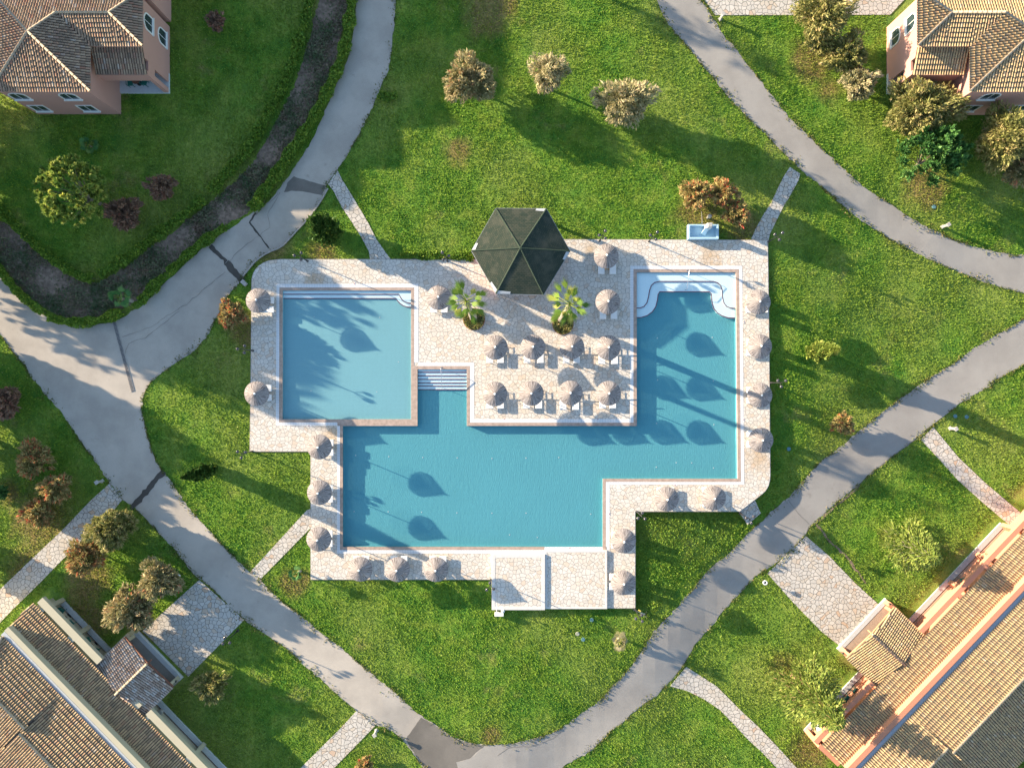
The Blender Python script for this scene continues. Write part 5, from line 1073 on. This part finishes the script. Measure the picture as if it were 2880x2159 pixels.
# hedges
def hedge(pts, w, h, label, dens=420, mat='leaf_hedge', name='hedge', cat='hedge', tone=0., stems=True):
    q = [G(x, y) for x, y in smooth_path(pts, 2)]; b = q[0]; seg = [(a, c) for a, c in zip(q, q[1:])]; Ls = np.array([(c-a).length for a, c in seg]); n = int(Ls.sum()*dens); pk = rng.choice(len(seg), n, p=Ls/Ls.sum())
    A = np.array([seg[i][0] for i in pk]); B = np.array([seg[i][1] for i in pk]); t = rng.uniform(0, 1, (n, 1)); C_ = A+(B-A)*t; d = (B-A)[:, :2]; d /= np.linalg.norm(d, axis=1, keepdims=True); s_ = rng.uniform(-1, 1, n)
    wob = 1+.28*np.sin(C_[:, 0]*1.7+C_[:, 1]*2.3)+.15*np.sin(C_[:, 0]*4.1-C_[:, 1]*3.3); C_[:, 0] += -d[:, 1]*s_*w/2*wob; C_[:, 1] += d[:, 0]*s_*w/2*wob; C_[:, 2] += h*(1-.35*s_**4)*rng.uniform(.25, 1, n)**.5*(1+.10*np.sin(C_[:, 0]*3+C_[:, 1]*2))
    V, F = leaves(C_, rng.normal(size=(n, 3))+np.array([0, 0, .6]), .14, 1.4); th = thing(name, label, cat, b)
    if stems:
        mb = MB(b)
        for a, c in seg[::2]: mb.tube([a-Vector((0, 0, .1)), a+Vector((random.gauss(0, .08), random.gauss(0, .08), h*.7))], [.03, .01], 4)
        mb.build('stems', 'bark', th)
    fol('foliage', [(V, F, np.clip(rng.normal(.42+tone, .2, n), 0, 1))], mat, th, b); return th
hedge(T(700,0,[(495,-60),(490,0),(440,200),(380,400),(310,600),(210,800),(100,1000),(0,1180)])+T(0,0,[(1800,1330),(1650,1500)]), .85, .8, 'long clipped inner hedge curving down from the top edge')
hedge(T(0,520,[(1600,110),(1500,200),(1350,310),(1200,420),(1050,540),(900,640),(790,700)]), .85, .75, 'thin uneven inner hedge between the long hedge and the hedge corner', 330)
hedge(T(0,520,[(745,735),(640,710),(540,660),(400,560),(250,430),(100,270),(-60,110)]), .95, .85, 'inner hedge running up to the left edge behind the brown bed')
hedge(T(700,0,[(815,-40),(800,100),(760,380),(690,580),(600,760),(480,980),(330,1200),(200,1400),(80,1560),(10,1640)])+T(0,520,[(2080,130),(2000,190)]), .95, .7, 'long outer hedge beside the road at upper left', 400, tone=.05)
hedge(T(0,520,[(1760,330),(1620,430),(1500,520),(1400,610),(1330,680)]), .8, .6, 'outer hedge piece beside the road opposite the trench', 380)
hedge(T(0,520,[(1290,720),(1220,780),(1160,860),(1110,910)]), .9, .7, 'short outer hedge piece right of the small palm', 400)
hedge(T(0,520,[(960,985),(880,1025),(780,1055),(650,1080),(520,1062),(400,1035)]), .85, .7, 'outer hedge rounding the road corner below the brown bed', 420, tone=.12)
hedge(T(0,520,[(355,995),(270,930),(200,880),(130,800),(60,715),(0,640),(-80,540)]), .9, .75, 'outer hedge at the far left between brown bed and road', 420, tone=.12)
# brown planted bed between the hedges: one sheet of soil and a mat of dry ground cover
BED = T(0,520,[(-80,240),(100,330),(250,480),(400,610),(540,710),(640,760),(780,760),(900,690),(1050,590),(1200,470),(1350,360),(1500,250),(1650,130),(1800,0)])+T(700,0,[(30,1280),(140,1080),(250,880),(350,680),(420,480),(480,280),(530,60),(540,-80),(770,-80),(760,80),(700,380),(640,560),(560,740),(430,960),(290,1180),(150,1380),(30,1540)])+T(0,520,[(2060,110),(1900,240),(1740,310),(1600,400),(1450,530),(1300,660),(1180,790),(1080,900),(900,990),(780,1020),(650,1045),(520,1030),(400,990),(300,920),(180,820),(60,680),(-80,520)])
bedW = gw(BED); tag(sheet('soil_bed', bedW, .015, 'soil', jit=.1), None, None, kind='structure')
def scatter(poly, n, avoid=()):
    xs = [p[0] for p in poly]; ys = [p[1] for p in poly]; X = rng.uniform(min(xs), max(xs), n); Y = rng.uniform(min(ys), max(ys), n); k = inpoly(X, Y, poly)
    for a in avoid: k &= ~inpoly(X, Y, a)
    return X[k], Y[k]
X, Y = scatter(bedW, 240000); n = len(X); dn = np.sin(X*.9+Y*.6)+np.sin(X*.37-Y*1.1)+rng.normal(0, .8, n); k = dn > -.3; X, Y, dn = X[k], Y[k], dn[k]; n = len(X)
C_ = np.stack([X, Y, terr(X, Y)+rng.uniform(.02, .34, n)*np.clip(.5+.5*np.sin(X*1.3+Y*.7)*np.cos(Y*1.1-X*.4), .15, 1)], 1); V, F = leaves(C_, rng.normal(size=(n, 3))*np.array([1, 1, .5]), .12, 1.7)
tag(link('bed_plants', mesh_np('bed_plants', V, F, np.clip(rng.normal(.42, .22, n)+.06*dn, 0, 1), 'leaf_bed')), 'matted dry brown ground cover in the bed between the hedges', 'ground cover', kind='stuff')

# off-frame trees to the west whose shade falls into the picture
def shade_tree(x, y, h, r_, lab, seed=0, n=2600):
    b = Vector(((x-1440)/K, (1079.5-y)/K, -.12)); c = b+Vector((0, 0, h*.62)); th = thing('tree', lab, 'tree', b, group='tall trees beyond the left edge'); branches(b, b, c, (r_, r_, h*.36), 12, .2, 'bark', th)
    fol('crown', [clumpy(c, (r_, r_, h*.40), n*2, 50, .5, 1.2, .5, .1, .45, -.9)], 'leaf_round', th, b)
for i, (x, y, h, r_) in enumerate([(-150,255,9.0,3.0),(-210,330,10,3.4),(-190,395,7.6,3.6),(-150,470,7.2,3.2),(-240,590,10.5,3.6),(-200,530,7.8,3.8),(-330,640,11,3.8),(-150,665,8.5,3.0),(-260,925,7.,2.2),(-150,1010,6.0,2.2),(-190,1090,6.0,2.6),(-150,1210,5.5,2.2),(-120,1300,4.6,2.2),(-90,1560,4.5,2.4),(-330,480,8.8,4),(-380,205,11,3.4),(-400,300,11,3.6)]):
    shade_tree(x, y, h, r_, 'tall leafy tree beyond the left edge of the lawn')

# ------------------------------------------------------------------ grass
fr = [(-50, 38), (50, 38), (50, -38), (-50, -38)]
bW = []
for (LL, s0, s1, t1) in ((LBL, 0, 830, 400), (LBR, -6, 1150, 400)): pc_ = 347 if LL is LBL else 323; bW.append([tuple(LL(pc_+a, t, 0, 0).xy) for a, t in ((-112, -162), (112, -162), (112, 0), (-112, 0))]); bW.append([tuple(LL(s0, -68, 0, 0).xy), tuple(LL(s1, -68, 0, 0).xy), tuple(LL(s1, t1, 0, 0).xy), tuple(LL(s0, t1, 0, 0).xy)])
vW = [[(-44.4, 25.3), (-36.7, 25.3), (-36.7, 27.2), (-32.1, 27.2), (-32.1, 40), (-44.4, 40)]]; vW.append([(3.1-x, y) for x, y in vW[0]])
avoid = [deckW, roadW, neW, bedW]+list(pathW.values())+bW+vW
X, Y = scatter(fr, 900000, avoid); n = len(X)
print('grass', n)
Zt = terr(X, Y); hgt = rng.uniform(.05, .17, n)*(1+.3*np.sin(X*.8)*np.cos(Y*.7)); az = rng.uniform(0, 2*np.pi, n); tilt = rng.uniform(.25, 1.15, n); w = rng.uniform(.035, .075, n)
dx = np.stack([np.cos(az)*np.sin(tilt), np.sin(az)*np.sin(tilt), np.cos(tilt)], 1); sd = np.stack([-np.sin(az), np.cos(az), np.zeros(n)], 1); B = np.stack([X, Y, Zt-.01], 1)
V = np.stack([B-sd*w[:, None], B+sd*w[:, None], B+dx*(hgt*1.15)[:, None]], 1).reshape(-1, 3); F = np.arange(3*n).reshape(n, 3)
rn = np.clip(rng.normal(.4, .22, n), 0, 1)
tag(link('grass', mesh_np('grass', V, F, rn, 'grass_blade', 3)), 'short green lawn grass growing on all the lawns', 'grass', kind='stuff')
# weeds along the road edges
parts = []
for edge in (IN_EDGE, OUT_SE, OUT_SW, NE_L, NE_R):
    q = [G(x, y) for x, y in smooth_path(edge, 1)]
    for a, b in zip(q, q[1:]):
        L = (b-a).length; 
        if L > 12: continue
        m_ = int(L*random.choice([8, 25, 45, 70])); t = rng.uniform(0, 1, (m_, 1)); s_ = rng.normal(0, .16, (m_, 1))*(1+.8*np.sin(t*L*2.1+a.x)); d = np.array((b-a).normalized()); s_ = s_+rng.normal(0, .05); nn = np.array([-d[1], d[0], 0]); C_ = np.array(a)+(np.array(b)-np.array(a))*t+nn*s_; C_[:, 2] += rng.uniform(.03, .11, m_)
        if m_ < 2: continue
        V, F = leaves(C_, rng.normal(size=(m_, 3))+np.array([0, 0, .3]), .09, 1.5); parts.append((V, F, np.clip(rng.normal(.3, .2, m_), 0, 1)))
tag(fol('edge_weeds', parts, 'leaf_weed', None, (0, 0, 0)), 'low weeds and dry grass creeping over the road edges', 'weeds', kind='stuff')
# leafy clumps beside the road and the strip above the deck
hedge(T(700,520,[(1180,548),(1400,550),(1600,556),(1748,556)]), .75, .3, 'low green planting strip above the deck left of the gazebo', 260, tone=.05, name='planting_strip', cat='planting', stems=False)
hedge(T(700,0,[(1010,740),(1080,770),(1160,745)]), .9, .45, 'small leafy plant clump at the road edge of the upper lawn', 300, name='plant_clump', cat='plants', stems=False)
X, Y = scatter(gw([(1790,1441),(2078,1441),(2108,1480),(2060,1530),(1960,1600),(1870,1690),(1812,1760),(1790,1700)]), 9000); n = len(X); C_ = np.stack([X, Y, terr(X, Y)+rng.uniform(.03, .13, n)*(1+.4*np.sin(X*2)*np.sin(Y*2.3))], 1)
V, F = leaves(C_, rng.normal(size=(n, 3))+np.array([0, 0, .2]), .10, 1.3); tag(link('ground_cover', mesh_np('ground_cover', V, F, np.clip(rng.normal(.45, .2, n), 0, 1), 'leaf_hedge')), 'dense leafy ground cover on the slope below the lower right deck', 'ground cover', kind='stuff')
print('objects', len(bpy.data.objects))
